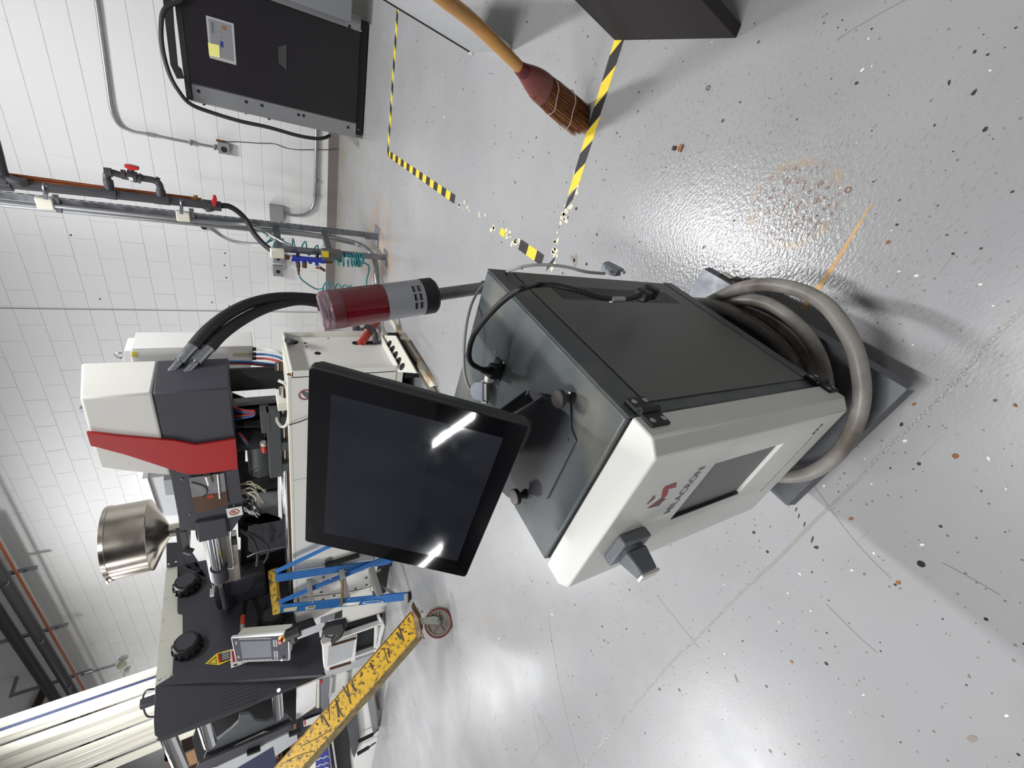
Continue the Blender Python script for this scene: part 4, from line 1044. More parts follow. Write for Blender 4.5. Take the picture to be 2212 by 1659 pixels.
# coiled teal air lines
def coilline(name, path, R_, turns, r_, pre, post, label):
    P = spline(path, 8); n = turns * 14; pts = list(pre)
    for i in range(n + 1):
        f = i / n * (len(P) - 1); k = min(int(f), len(P) - 2); c = P[k].lerp(P[k + 1], f - k); u = (P[k + 1] - P[k]).normalized(); x, y = frame(u); a = 2 * PI * i / 14
        pts.append(c + (x * math.cos(a) + y * math.sin(a)) * R_)
    pts += list(post)
    return tag(MB().tube(pts, r_, 6, 2).build(name, M_teal, None), label, 'air hose')
coilline('air_hose', [AY(578, 510, RY + .12), AY(600, 528, RY + .1), AY(640, 530, RY + .05), AY(690, 545, RY)], .055, 6, .0065, [AY(575, 503, RY + .12)], [], 'loose teal coiled air line weaving behind the two channel posts')
coilline('air_hose', [MP(729, 560), MP(750, 562), MP(765, 562), MP(776, 562), MP(782, 563)], .055, 8, .0065, [MP(718, 562)], [MP(795, 572), MP(797, 585), MP(792, 605), MP(791, 640)], 'tight teal coiled air line hanging below the blue manifold')
coilline('air_hose', [MP(697, 618), MP(715, 622), MP(740, 625), MP(760, 628)], .045, 5, .006, [MP(645.5, 592), MP(650, 602), MP(662, 612), MP(678, 622), MP(688, 625)], [], 'teal air line drooping from the manifold coupling towards the red beacon')
tag(MB().tube([RP(692, 494), RP(700, 491), RP(708, 497), RP(714, 504), RP(706, 518), RP(698, 533)], .004, 5, 5).build('tie_wire', M_teal, None), 'thin green tie wire looped round the tall post', 'wire')

# ================================================================ overhead pipes on trapeze hangers
OY = -.45
def OP(x, y, o=0): return AY(x, y, OY + o)
def oline(name, a, b_, r_, mt, label, o=0, ext=.6):
    A_, B_ = OP(*a, o), OP(*b_, o); z = (A_.z + B_.z) / 2; A_.z = z; B_.z = z; A_.y = B_.y = OY + o
    t = tag(MB().tube([V((A_.x + 1.2, A_.y, z)), V((B_.x - 2.5, B_.y, z))], r_, 14, 0).build(name, mt, None), label, 'pipe')
    return t
oline('overhead_pipe', (0, 1177.6), (193, 1509), .016, M_copper, 'thin copper pipe, lowest of the overhead pipes')
oline('overhead_pipe', (33.7, 1297), (172, 1518), .068, M_pvc, 'black insulated overhead pipe next to the copper one')
oline('overhead_pipe', (0, 1334), (135, 1530), .068, M_pvc, 'black insulated overhead pipe, highest of the three')
for i, ((x0, y0), (x1, y1), lb) in enumerate((((-30, 1250), (82, 1225), 'first'), ((20, 1390), (148, 1348), 'second'), ((60, 1480), (200, 1447), 'third'))):
    a = AY(x1, y1, OY + .15); b_ = OP(x0, y0); x = a.x
    h = thing('pipe_hanger', (x, 0, a.z), ('slotted channel hanger under the overhead pipes, nearest the hopper', 'slotted channel hanger under the overhead pipes, middle one', 'slotted channel hanger under the overhead pipes, nearest the cream curtain')[i], 'pipe hanger')
    MB().box(x - .022, x + .022, OY + .13, OY + .17, a.z, a.z + 1.0).build('channel', M_steel, h)
    MB().tube([V((x + .06, OY - .07, 3.75 + .4)), V((x + .06, OY - .09, 4.1)), V((x + .06, OY + .1, 4.12))], .008, 6, 3).build('clamp_band', M_steel, h)
    MB().box(x - .02, x + .02, OY + .15, -.0, a.z + .96, a.z + 1.0).build('wall_arm', M_steel, h)
# lamp on the wall
lm = thing('wall_fitting', W_(266, 1437, .1), 'wrapped pale round fitting on the wall above the machine', 'fitting')
MB().sphere(W_(263, 1437, .09), .075, 8, 5).build('body', mat('pale_wrapping', (190, 190, 168), .6, bump=.6, bscale=20), lm)
MB().cyl(W_(276, 1450, .06), W_(270, 1458, .06), .035, 8).build('stub', M_cream, lm)
MB().tube([W_(172, 1460, .02), W_(250, 1437, .02)], .012, 6, 0).build('feed_tube', M_emt, lm)
# old white pipe/seam on wall left top and dark steel brace
tag(MB().bar(AY(95, 1490, -.05), AY(62, 1562, -.05), .12, .10).build('steel_brace', M_dwood, None), 'dark steel brace high on the wall beside the overhead pipes', 'brace')
# ================================================================ INJECTION MACHINE
mc = thing('molding_machine', (-.3, -3.2, 0), 'white and charcoal molding machine with red wedge panel and steel hopper, before the wall', 'machine')
YF, YB, XE = -3.5, -2.92, 1.18
def FY(x, y, Y=YF): return AY(x, y, Y)
# base: end panel with flanges, front panels
MB().box(-1.75, XE - .02, YF + .012, YB, .14, .905).build('base_frame', M_cream, mc, bevel=.004)
ep = MB(); ep.box(XE - .02, XE - .012, YF, YB, .2, .915)
ept = ep.build('end_panel', M_white, mc, smooth=False)
for q in ((XE - .012, XE + .03, YB - .012, YB, .2, .915), (XE - .012, XE + .03, YF, YF + .010, .2, .915), (XE - .012, XE + .028, YF, YB, .905, .915), (XE - .012, XE + .05, YF, YB, .196, .206)):
    MB().box(*q).build('end_flange', M_white, ept, bevel=.002)
def XP(x, y, o=0.): return AX(x, y, XE - .011 + o)
for (x0, y0, x1, y1) in ((768, 741, 814, 741),):
    a, b_ = XP(x0, y0), XP(x1, y1); zc, zd = min(a.z, b_.z), max(a.z, b_.z)
    sm = MB(); sm.prism([V((XE - .0118, a.y + .03 * math.sin(t) * -1 + 0, (zd if math.cos(t) > 0 else zc) + .03 * math.cos(t) * .9)) for t in [2 * PI * i / 16 + .01 for i in range(16)]], X_ * .0014)
    sm.build('cable_slot', M_blackm, ept, smooth=False)
for x, y, r_ in ((686, 763, .022), (659, 741, .009), (662, 749, .007), (709, 731, .006)):
    MB().lathe(XP(x, y) - X_ * .001, X_, [(0, r_), (.002, r_)], 16).build('hole', M_blackm, ept)
MB().cyl(XP(632, 738), XP(621, 735, .07), .022, 12).build('pipe_stub', M_pvc, ept)
MB().lathe(XP(634, 739), X_, [(0, .034), (.001, .034)], 16).build('stub_hole', M_blackm, ept)
# perforated foot plate
pp4 = [AZ(x, y, z) for x, y, z in ((817, 724, .2), (854, 725, .13), (900, 804, .13), (859, 803, .2))]
_n = (pp4[1] - pp4[0]).cross(pp4[3] - pp4[0]).normalized(); pp4[2] = AN(900, 806, _n, pp4[0])
fp = MB().prism(pp4, V((-.004, 0, -.012))).build('perforated_foot_plate', M_cream, mc, smooth=False)
fn = (pp4[1] - pp4[0]).cross(pp4[3] - pp4[0]).normalized()
if fn.dot(CAM - pp4[0]) < 0: fn = -fn
for x, y in ((840.6, 743), (847.4, 754), (854, 766.5), (861, 779.5), (868.5, 792)):
    c = AN(x, y, fn, pp4[0]); MB().lathe(c - fn * .002, fn, [(0, .031), (.0032, .031)], 18).build('foot_hole', M_blackm, fp)
MB().box(XE - .1, XE + .02, YF + .02, YB - .02, .0, .12).build('foot', M_blackm, mc)
MB().prism([AZ(846, 688, 0.0), AZ(853, 688, 0), AZ(948, 832, 0), AZ(938, 836, 0)], Z_ * .035).build('sill_rail', mat('rusted_sill', (206, 202, 184), .5, dirt=(176, 112, 52), dscale=6, damt=.36), mc, smooth=False)
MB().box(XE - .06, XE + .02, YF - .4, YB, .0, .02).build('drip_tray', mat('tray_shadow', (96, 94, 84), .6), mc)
# front panels (each door of the base)
def fpanel(name, x0, x1, z0, z1, mt=None, o=0.0, d=.012):
    return MB().box(x0, x1, YF - o, YF + d - o, z0, z1).build(name, mt or M_white, mc, bevel=.003)
fpanel('base_panel', .20, XE - .01, .2, .925)
fpanel('base_panel', -.72, .193, .2, .925)
fpanel('base_panel', -1.28, -.727, .2, .925)
fpanel('base_panel', -1.86, -1.287, .2, .90)
MB().box(-1.86, XE - .01, YF - .002, YF + .03, .918, .945).build('top_lip', M_cream, mc, bevel=.006)
# round no-entry sticker near the monitor
def ringmark(c, n, r_, mt, par, x_=None):
    m_ = MB().torus(c, n, r_, r_ * .11, 28, 4); x, y = frame(n)
    m_.bar(c - (x + y) * r_ * .68, c + (x + y) * r_ * .68, r_ * .2, .001, n); return m_.build('prohibition_ring', mt, par, smooth=False)
stc = FY(660, 853, YF - .003); ringmark(stc, -Y_, .040, M_logo, mc)
MB().prism([FY(x, y, YF - .0035) for x, y in ((652, 850), (656, 845), (668, 850), (672, 858), (664, 862))], -Y_ * .0005).build('sticker_print', M_text, mc, smooth=False)
# bed, rails
MB().box(-1.7, XE - .05, -3.36, -2.98, .905, .925).build('bed_plate', M_cream, mc)
for Y in (-3.34, -3.0):
    MB().cyl((-1.7, Y, .965), (.98, Y, .965), .017, 14).build('guide_rail', M_chrome, mc)
    MB().box(-1.7, .98, Y - .02, Y + .02, .925, .95).build('rail_base', M_bronze, mc)
MB().box(.83, .90, -3.42, -3.24, .925, 1.0).build('rail_stop', M_cream, mc, bevel=.004)
MB().box(.15, .80, -3.39, -3.30, .985, 1.075).build('carriage_beam', M_char2, mc, bevel=.006)
MB().box(.62, .80, -3.395, -3.28, 1.05, 1.11).build('carriage_end', M_char2, mc, bevel=.006)
for x in (.70, .46, .24): MB().box(x - .04, x + .04, -3.385, -3.29, .93, .985).build('bearing_block', M_char2, mc, bevel=.005)
MB().tube([FY(602, 822, -3.42), FY(618, 832, -3.46), FY(622, 860, -3.47), FY(624, 890, -3.47), FY(620, 915, -3.45), FY(610, 922, -3.42), FY(600, 912, -3.4), FY(597, 900, -3.38)], .011, 8, 5).build('hose', M_clr, mc)
MB().cyl(FY(625, 808, -3.47), FY(625, 832, -3.47), .014, 10).build('grease_fitting', M_brass, mc)
MB().cyl(FY(626, 834, -3.47), FY(626, 846, -3.47), .020, 10).build('grease_coupling', M_steel, mc)
MB().tube([FY(624, 918, -3.51), FY(645, 912, -3.515), FY(668, 903, -3.515)], .004, 6, 4).build('thin_cable', M_rub, mc)
# behind the hood: motor column, bars, white back panel
m0 = FY(612, 805, -2.95)
MB().cyl((m0.x - .02, -2.98, .925), (m0.x - .02, -2.98, 1.36), .088, 24).build('motor', M_blackm, mc)
MB().box(.60, .635, -3.0, -2.94, .925, 1.4).build('upright_bar', M_chf, mc)
MB().box(.46, .58, -3.02, -2.93, .925, 1.4).build('dark_upright', M_blackm, mc)
MB().prism([AY(x, y, -2.95) for x, y in ((528, 868), (606, 862), (604, 950), (528, 948))], Y_ * .01).build('back_panel', M_chf, mc, smooth=False)
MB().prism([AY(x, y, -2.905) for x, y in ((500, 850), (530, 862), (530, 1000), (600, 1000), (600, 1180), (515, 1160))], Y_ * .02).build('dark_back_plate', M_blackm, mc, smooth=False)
MB().cyl((.36, -3.12, 1.06), (.36, -3.12, 1.30), .09, 20).build('hydraulic_motor', M_blackm, mc)
MB().cyl((.30, -3.10, 1.13), (-.02, -3.10, 1.13), .085, 24).build('screw_drive', M_char2, mc)
for col, mt in ((0, M_hose), (1, M_hosb)):
    MB().tube([FY(505, 880 + col * 5, -3.15), FY(525, 886 + col * 4, -3.2), FY(548, 888 + col * 4, -3.24), FY(546, 894 + col * 4, -3.24), FY(525, 897 + col * 5, -3.2), FY(505, 900 + col * 6, -3.15)], .009, 8, 5).build('hose', mt, mc)
    MB().tube([FY(516 + col * 1, 935 + col * 5, -3.2), FY(526, 945 + col * 5, -3.22), FY(536, 958 + col * 4, -3.2), FY(546, 975, -3.14)], .008, 8, 5).build('hose', mt, mc)
MB().tube([FY(505, 922, -3.2), FY(545, 922, -3.22), FY(566, 924, -3.22), FY(572, 935, -3.22), FY(570, 960, -3.2)], .005, 6, 5).build('black_cable', M_rub, mc)
MB().cyl(FY(570, 962, -3.24), FY(572, 974, -3.24), .028, 12).build('orange_connector', M_est, mc)
MB().cyl(FY(568, 955, -3.24), FY(570, 962, -3.24), .022, 12).build('white_connector', M_lab, mc)
random.seed(11)
for i in range(16):
    y = 1055 + random.uniform(-12, 40)
    p = [FY(random.uniform(520, 534), y, -3.16), FY(random.uniform(540, 556), y + random.uniform(-6, 22), -3.26), FY(random.uniform(545, 575), y + random.uniform(15, 45), -3.22)]
    MB().tube(p, random.choice((.004, .006, .009)), 6, 5).build('sensor_lead', random.choice((M_rub, M_clr, M_rub, M_labg)), mc)
fl2 = MB()
for i in range(9):
    c = FY(525 + i * 4, 1098 + i * 2 + random.uniform(-5, 5), -3.25); fl2.obox(c, V((.8, .2, .5)).normalized(), V((-.2, 1, 0)).normalized(), V((.5, 0, -.8)).normalized(), .045, .01, .006)
fl2.build('foil_wrap', mat('crumpled_foil', (214, 216, 220), .25, .6, bump=.8, bscale=50), mc)
tp = [FY(x, y, -3.24) for x, y in ((532, 1118), (575, 1108), (606, 1118), (604, 1124), (560, 1132), (530, 1126))]
MB().prism(tp, Z_ * .01).build('drip_cup', M_lab, mc)
MB().prism([AY(x, y, -2.93) for x, y in ((548, 1068), (600, 1062), (602, 1128), (548, 1138))], Y_ * .02).build('inner_grey_panel', M_chs, mc, smooth=False)

# hood
YH = -3.27
def HP(x, y, o=0.): return AY(x, y, YH - o)
hx0 = HP(495, 838).x; zbot = 1.275; zmid = HP(325, 832).z; ztp_ = HP(165, 838).z
hxl = hx0 - .62
def hoodsec(z): return 0
# lower charcoal part
lw = MB(); lw.prism([V((hx0, YH, zbot)), V((hx0, YH, zmid)), V((hx0, -2.86, zmid + .01)), V((hx0, -2.86, zbot))], V((-.66, 0, 0)))
lw.build('hood_lower', M_char, mc, bevel=.012)
uw = MB(); tz = ztp_
a0 = HP(215, 1013); a1 = HP(368, 1028)
uw.add([(hx0, YH, zmid + .004), (hx0, -2.86, zmid + .004), (a1.x, -2.86, zmid + .004), (a1.x, YH, zmid + .004),
        (hx0 + .0, YH, tz), (hx0 + .0, -2.86, tz + .06), (a0.x, -2.86, a0.z + .03), (a0.x, YH, a0.z - .0)],
       [(0, 1, 2, 3), (4, 7, 6, 5), (0, 4, 5, 1), (1, 5, 6, 2), (2, 6, 7, 3), (3, 7, 4, 0)])
hd = uw.build('hood_upper', M_white, mc, bevel=.014)
rw = [(188, 930), (256, 938), (347, 946), (375, 948), (423, 958), (509, 945), (514, 1010), (430, 1021), (400, 1020), (362, 1008), (270, 978), (197, 959)]
wd_ = MB().prism([HP(x, y, .003) for x, y in rw], -Y_ * .020).build('wedge_panel', M_redm, mc, bevel=.003)
MB().box(hx0 - .30, hx0 - .27, -3.0, -2.96, tz + .0, tz + .10).build('hood_lifting_stud', M_steel, mc)
# window plate, charcoal, with brown tray behind film
wp = MB().prism([HP(x, y, -.01) for x, y in ((366, 1012), (514, 1008), (527, 1108), (500, 1148), (388, 1145), (386, 1120))], Y_ * .012).build('injection_guard', M_char, mc, bevel=0, smooth=False)
MB().prism([HP(x, y, .003) for x, y in ((408, 1033), (484, 1022), (492, 1090), (421, 1110))], Y_ * .004).build('guard_window', M_cloud, mc, smooth=False)
MB().prism([HP(x, y, .005) for x, y in ((414, 1076), (489, 1062), (493, 1090), (421, 1110))], Y_ * .002).build('tray_interior', M_pore, mc, smooth=False)
MB().tube([HP(414, 1042, .008), HP(440, 1050, .008), HP(448, 1062, .008), HP(440, 1074, .008)], .004, 6, 4).build('window_cable', M_rub, mc)
MB().cyl(HP(470, 1024, .008), HP(475, 1076, .008), .008, 10).build('window_rod', M_alu, mc)
MB().cyl(HP(446, 1026, .012), HP(452, 1044, .012), .022, 12).build('sensor_body', M_alu, mc)
MB().obox(HP(455, 1072, .008), Z_, X_, Y_, .04, .03, .008).build('orange_tag', M_est, mc)
for x, y in ((393, 1035), (495, 1019), (410, 1112), (505, 1093)): MB().lathe(HP(x, y, -.008), -Y_, [(0, .011), (.006, .008)], 12).build('screw', M_chrome, mc)
sg = MB().prism([HP(x, y, .012) for x, y in ((488, 1100), (522, 1094), (525, 1112), (492, 1119))], Y_ * .004).build('safety_sign', M_lab, mc, smooth=False)
c = HP(506.5, 1106.5, .014)
rg = MB(); vs = []
rg.torus(c, -Y_, .030, .0036, 24, 4); rg.bar(c + V((-.02, -.001, -.02)), c + V((.02, -.001, .02)), .005, .001, -Y_); rg.build('sign_ring', M_redv, sg, smooth=False)
MB().torus(c + V((0, 0, .004)), -Y_, .011, .0018, 14, 4).build('sign_print', M_text, sg, smooth=False)
# hopper
hc = HP(300, 1160); hcx = AY(380, 1140, -3.07).x; 
hY = -3.07
ztop_h = AY(232, 1165, hY).z; zsh = AY(330, 1155, hY).z; znk = AY(367, 1148, hY).z; zbt = AY(392, 1140, hY).z
R_h = (AY(290, 1108, hY) - AY(300, 1213, hY)).length / 2 * .97
hxx = AY(300, 1160, hY).x
hopper = MB().lathe((hxx, hY, zbt), Z_, [(0, .052), (znk - zbt, .052), (znk - zbt + .002, .056), (zsh - zbt, R_h), (zsh - zbt + .004, R_h + .002), (ztop_h - zbt - .03, R_h), (ztop_h - zbt - .028, R_h + .006), (ztop_h - zbt, R_h + .004)], 48).build('hopper', M_stain, mc, ang=20)
MB().obox((hxx - .1, hY - R_h, ztop_h - .01), X_, Y_, Z_, .04, .02, .012).build('hopper_latch', M_stain, mc)
MB().box(hxx - .11, hxx + .11, hY - .14, hY + .14, zbt - .05, zbt - .003).build('hopper_throat', M_char2, mc, bevel=.006)
MB().bar(AY(388, 1142, -3.2), AY(396, 1212, -3.2), .018, .05).build('hopper_bracket', M_black, mc)
MB().cyl(AY(399, 1188, -3.22), AY(416, 1193, -3.24), .030, 16).build('sight_cup', M_pvc, mc)
MB().torus(AY(430, 1148, -3.1), V((.2, -.2, 1)), .075, .012, 24, 8).build('hose_loop', mat('tan_hose', (120, 112, 96), .5), mc)
# injection cylinder
CYY = -3.2
q0, q1, q2, q3 = AY(454, 1140, CYY), AY(476, 1226, CYY), AY(482, 1248, CYY), AY(492, 1310, CYY)
zc_ = (q0.z + q1.z) / 2
def cx(q): return V((q.x, CYY, zc_))
MB().box(q0.x - .05, q0.x + .18, CYY - .09, CYY + .12, zc_ - .11, zc_ + .09).build('cylinder_flange', M_char, mc, bevel=.006)
MB().cyl(cx(q0), cx(q1), .052, 28).build('cylinder_barrel', M_chrome, mc)
MB().cyl(cx(q1) + X_ * .012, cx(q2), .066, 28).build('cylinder_gland', M_char, mc)
MB().cyl(cx(q2), cx(q3), .026, 20).build('cylinder_rod', M_chrome, mc)
MB().cyl(cx(q3), cx(q3) - X_ * .45, .022, 16).build('rod_end', M_char2, mc)
MB().prism([AY(x, y, -3.13) for x, y in ((446, 1160), (510, 1147), (522, 1264), (466, 1281))], Y_ * .02).build('barrel_cover', mat('brushed_cover', (206, 198, 188), .3, .6, var=.1, scale=4), mc, bevel=.004)
q_ = [AY(x, y, -3.125) for x, y in ((446, 1160), (466, 1281))]; zz_ = (q_[0].z + q_[1].z) / 2
MB().add([(q_[0].x, -3.125, zz_), (q_[1].x, -3.125, zz_), (q_[1].x, -2.96, zz_ + .05), (q_[0].x, -2.96, zz_ + .05), (q_[0].x, -3.125, zz_ - .02), (q_[1].x, -3.125, zz_ - .02), (q_[1].x, -2.96, zz_ + .03), (q_[0].x, -2.96, zz_ + .03)],
         [(0, 1, 2, 3), (7, 6, 5, 4), (0, 4, 5, 1), (1, 5, 6, 2), (2, 6, 7, 3), (3, 7, 4, 0)]).build('barrel_cover_top', M_alu, mc, smooth=False)
MB().tube([FY(500, 1140, -3.25), FY(498, 1165, -3.26), FY(505, 1222, -3.25), FY(492, 1228, -3.24)], .007, 8, 4).build('oil_line', M_steel, mc)
MB().obox(FY(504, 1168, -3.24), X_, Z_, Y_, .09, .05, .03).build('switch_block', M_black, mc, bevel=.004)
for p in (((520, 1145), (545, 1165), (556, 1195), (555, 1222)), ((530, 1148), (560, 1162), (578, 1180), (578, 1200), (570, 1215))):
    MB().tube([FY(x, y, -3.2) for x, y in p], .013, 8, 5).build('black_hose', M_rub, mc)
MB().tube([FY(x, y, -3.3) for x, y in ((534, 1203), (560, 1192), (600, 1184), (622, 1179))], .006, 8, 4).build('bare_rod', M_steel, mc)
MB().prism([FY(x, y, -3.05) for x, y in ((536, 1140), (620, 1120), (624, 1182), (560, 1200), (536, 1190))], Y_ * .02).build('charcoal_baffle', M_char, mc, smooth=False)
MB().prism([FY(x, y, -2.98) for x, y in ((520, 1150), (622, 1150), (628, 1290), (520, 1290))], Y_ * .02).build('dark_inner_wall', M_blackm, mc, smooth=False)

# stationary platen seen end on
XPN = -1.8
def NP(x, y, o=0.): return AX(x, y, XPN + o)
pl_pts = [(362, 1172), (366, 1222), (385, 1262), (383, 1320), (394, 1322), (395, 1383), (377, 1388), (372, 1460), (350, 1478), (335.5, 1482), (697, 1456), (698, 1442), (690, 1365), (650, 1290), (640, 1200), (610, 1160)]
wp_pts = [(360, 1225), (386, 1217), (388, 1460), (335, 1482)]
MB().prism([NP(x, y, -.05) for x, y in ((360, 1217), (400, 1217), (400, 1470), (335.5, 1480))], X_ * -.04).build('white_top_cover', M_cream, mc, smooth=False)
MB().prism([NP(x, y) for x, y in ((359, 1173), (400, 1170), (460, 1260), (384, 1262), (383, 1218), (360, 1223))], X_ * -.03).build('platen_upper_plate', M_char, mc, smooth=False)
MB().prism([NP(x, y) for x, y in ((384, 1222), (640, 1170), (655, 1290), (689, 1362), (698, 1442), (697.5, 1457), (336, 1482), (372, 1460), (376, 1388), (395, 1383), (394, 1322), (383, 1320))], X_ * -.05).build('stationary_platen', M_char, mc, smooth=False)
for x, y in ((364, 1219), (380, 1214), (371, 1458), (345, 1468)): MB().lathe(NP(x, y, .001), X_, [(0, .013), (.005, .009)], 12).build('screw', M_chrome, mc)
for x, y, yy, zz in ((405, 1268, 0, 0), (406, 1400, 0, 0), (596, 1208, 0, 0), (588, 1342, 0, 0)):
    c = NP(x, y, .0)
    nb = MB().lathe(c, X_, [(0, .105), (.07, .105), (.08, .098), (.11, .095), (.115, .088)], 28).build('tie_bar_nut', M_black, mc, ang=25)
    MB().lathe(c + X_ * .115, X_, [(0, .08), (.012, .08)], 8).build('nut_cap', M_char, nb)
    lg2 = MB()
    for i in range(14):
        a = 2 * PI * i / 14; lg2.obox(c + X_ * .03 + V((0, math.cos(a), math.sin(a))) * .108, X_, V((0, math.cos(a), math.sin(a))), V((0, -math.sin(a), math.cos(a))), .06, .02, .024)
    lg2.build('nut_lugs', M_black, nb, smooth=False)['kind'] = 'stuff'
# nozzle shroud cylinder (big black drum between nuts)
MB().box(XPN, XPN + .42, -3.13, -2.78, 1.16, 1.60).build('nozzle_block', M_char, mc, bevel=.02)
MB().obox(NP(458, 1280, .44) , Z_, Y_, X_, .03, .07, .03).build('white_tag', M_lab, mc, bevel=.002)
MB().cyl(NP(525, 1330, .25), NP(524, 1350, .25), .02, 10).build('red_plug', M_est, mc)
MB().cyl(NP(524, 1350, .25), NP(524, 1358, .25), .02, 10).build('plug_tail', M_alu, mc)
MB().cyl(NP(530, 1300, .1), NP(524, 1352, .2), .018, 10).build('dark_rod', M_black, mc)
# warning signs on the platen
def nsign(name, pts, mt, o=.006, t=.002, par=None): return MB().prism([NP(x, y, o) for x, y in pts], X_ * t).build(name, mt, par or mc, smooth=False)
s1 = nsign('warning_sign', [(443, 1434), (467, 1412), (497, 1403), (500, 1425), (473, 1437)], M_warn)
nsign('sign_text_field', [(473, 1412), (497, 1405.5), (499.5, 1423), (477, 1431)], M_black, .0085, .0005, s1)
nsign('sign_red_band', [(470, 1413), (475, 1411.5), (478, 1430), (473, 1432)], M_redv, .009, .0005, s1)
nsign('sign_triangle', [(449, 1433), (467, 1418), (468, 1434)], M_blk, .0085, .0003, s1)
nsign('sign_triangle_fill', [(453, 1432), (466, 1421), (466.5, 1433)], M_warn, .009, .0003, s1)
for i in range(5):
    y = 1409 + i * 3.6; nsign('sign_text', [(479, y + 1.2), (495, y - 3.2), (495.2, y - 2), (479.2, y + 2.4)], M_lab, .0092, .0003, s1)
s2 = nsign('notice_sign', [(496, 1404), (530, 1394), (552, 1424), (499, 1444)], M_lab, .007)
nsign('sign_red_band', [(500, 1407), (505, 1405.5), (509, 1429), (503, 1431)], M_redv, .0095, .0005, s2)
nsign('sign_pictogram', [(504, 1436), (512, 1433), (513, 1437), (505, 1439)], M_blk, .0095, .0005, s2)
# angled front guard: continues towards the camera, with vertical ribbing and a lip
g0 = NP(335.5, 1482); g1 = AZ(333, 1593, g0.z)
gb0 = NP(697.5, 1456)
g1 = V((g1.x, g1.y, g0.z)); gb1 = AZ(600, 1500, 1.0)
gdir = V((g1.x - g0.x, g1.y - g0.y, 0)).normalized(); gN = V((-gdir.y, gdir.x, 0))
if gN.dot(CAM - g0) < 0: gN = -gN
def GP(x, y, o=0.): return AN(x, y, gN, g0 + gN * o)
gd = MB().prism([GP(x, y) for x, y in ((335.5, 1482), (697.5, 1456), (640, 1479), (560, 1510), (440, 1556), (342, 1594), (334, 1588), (332, 1560))], -gN * .012)
gd.build('front_guard', M_char, mc, bevel=.003)
rb_ = MB()
for i in range(7):
    f = i / 7; a = V((0, 0, 0))
    rb_.prism([GP(472 - 0 * i, 1497 + i * 7.5, .001), GP(556, 1462 + i * 8.4, .001), GP(556, 1464.5 + i * 8.4, .001), GP(472, 1499.5 + i * 7.5, .001)], gN * .004)
rb_.build('guard_rib', M_char2, mc, smooth=False)
# lip of the guard
MB().prism([GP(x, y, -.002) for x, y in ((342, 1594), (440, 1556), (560, 1510), (640, 1479), (642, 1484), (562, 1517), (444, 1566), (350, 1602), (337, 1598))], -gN * .012).build('guard_lip', M_char2, mc, smooth=False)
MB().lathe(GP(602, 1491, .0), gN, [(0, .016), (.004, .012)], 12).build('guard_light', mat('white_indicator', (240, 240, 255), .3, emit=1.2), mc)
# tie bars, clamp unit to the left of the platen
YD = -3.62
def DP(x, y, Y=YD): return AY(x, y, Y)
def tie(x0, y0, x1, y1, r_, Y, name='tie_bar'):
    a, b_ = DP(x0, y0, Y), DP(x1, y1, Y); z = (a.z + b_.z) / 2
    return MB().cyl((a.x + .35, Y, z), (b_.x, Y, z), r_, 24).build(name, M_chrome, mc)
tie(440, 1560, 455, 1604, .065, YD)
tie(597, 1505, 603, 1545, .055, YD)
tie(368, 1600, 392, 1659, .075, -3.3, 'ejector_beam')
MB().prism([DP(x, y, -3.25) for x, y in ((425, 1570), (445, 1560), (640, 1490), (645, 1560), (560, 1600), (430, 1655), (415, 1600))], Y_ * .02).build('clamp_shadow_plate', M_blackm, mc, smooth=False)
MB().prism([DP(x, y, YD + .08) for x, y in ((452, 1612), (500, 1575), (515, 1560), (518, 1545), (538, 1542), (552, 1558), (575, 1560), (618, 1545), (632, 1560), (560, 1598), (462, 1642), (440, 1640))], Y_ * .03).build('moving_platen', M_char2, mc, smooth=False)
MB().prism([DP(x, y, YD + .04) for x, y in ((490, 1624), (510, 1610), (570, 1582), (590, 1580), (500, 1628))], Y_ * .01).build('pale_cover', M_cream, mc, smooth=False)
MB().prism([DP(x, y, YD) for x, y in ((425, 1659), (430, 1650), (628, 1566), (634, 1574), (460, 1659))], Y_ * .03).build('door_rail', M_char, mc, smooth=False)
MB().prism([DP(x, y, YD - .01) for x, y in ((455, 1659), (470, 1656), (640, 1576), (643, 1600), (560, 1659))], Y_ * .02).build('gate_frame', M_pan, mc, smooth=False)
MB().prism([DP(x, y, YD - .013) for x, y in ((513, 1659), (590, 1613), (596, 1645), (592, 1659))], Y_ * .002).build('gate_window', M_navy, mc, smooth=False)
for x, y in ((548, 1622), (637, 1582)): MB().obox(DP(x, y, YD - .03), V((.2, 0, 1)).normalized(), X_, Y_, .14, .05, .05).build('gate_latch', M_black, mc, bevel=.004)
# lower left: white cabinet front below the platen
MB().prism([FY(x, y, YF - .02) for x, y in ((641, 1488), (684, 1470), (682, 1525), (640, 1556))], Y_ * .02).build('white_cover_plate', M_white2, mc, smooth=False)
MB().prism([FY(x, y, YF - .025) for x, y in ((685, 1469), (690, 1468), (690, 1530), (684, 1530))], Y_ * .02).build('cover_edge', M_cream, mc, smooth=False)
MB().prism([FY(x, y, YF - .012) for x, y in ((690, 1466), (735, 1452), (780, 1440), (800, 1500), (700, 1560), (690, 1540))], Y_ * .02).build('lower_panel', M_white, mc, smooth=False)
MB().prism([FY(x, y, YF - .0125) for x, y in ((690, 1466), (713, 1460), (711, 1530), (690, 1540))], Y_ * .002).build('grey_lower_panel', M_chs, mc, smooth=False)
MB().prism([FY(x, y, YF - .018) for x, y in ((691, 1470), (696, 1468), (696, 1476), (692, 1477))], Y_ * .002).build('red_label', M_redv, mc, smooth=False)
MB().prism([FY(x, y, YF - .03) for x, y in ((640, 1556), (690, 1530), (700, 1560), (640, 1590))], Y_ * .02).build('dark_gap_plate', M_char, mc, smooth=False)
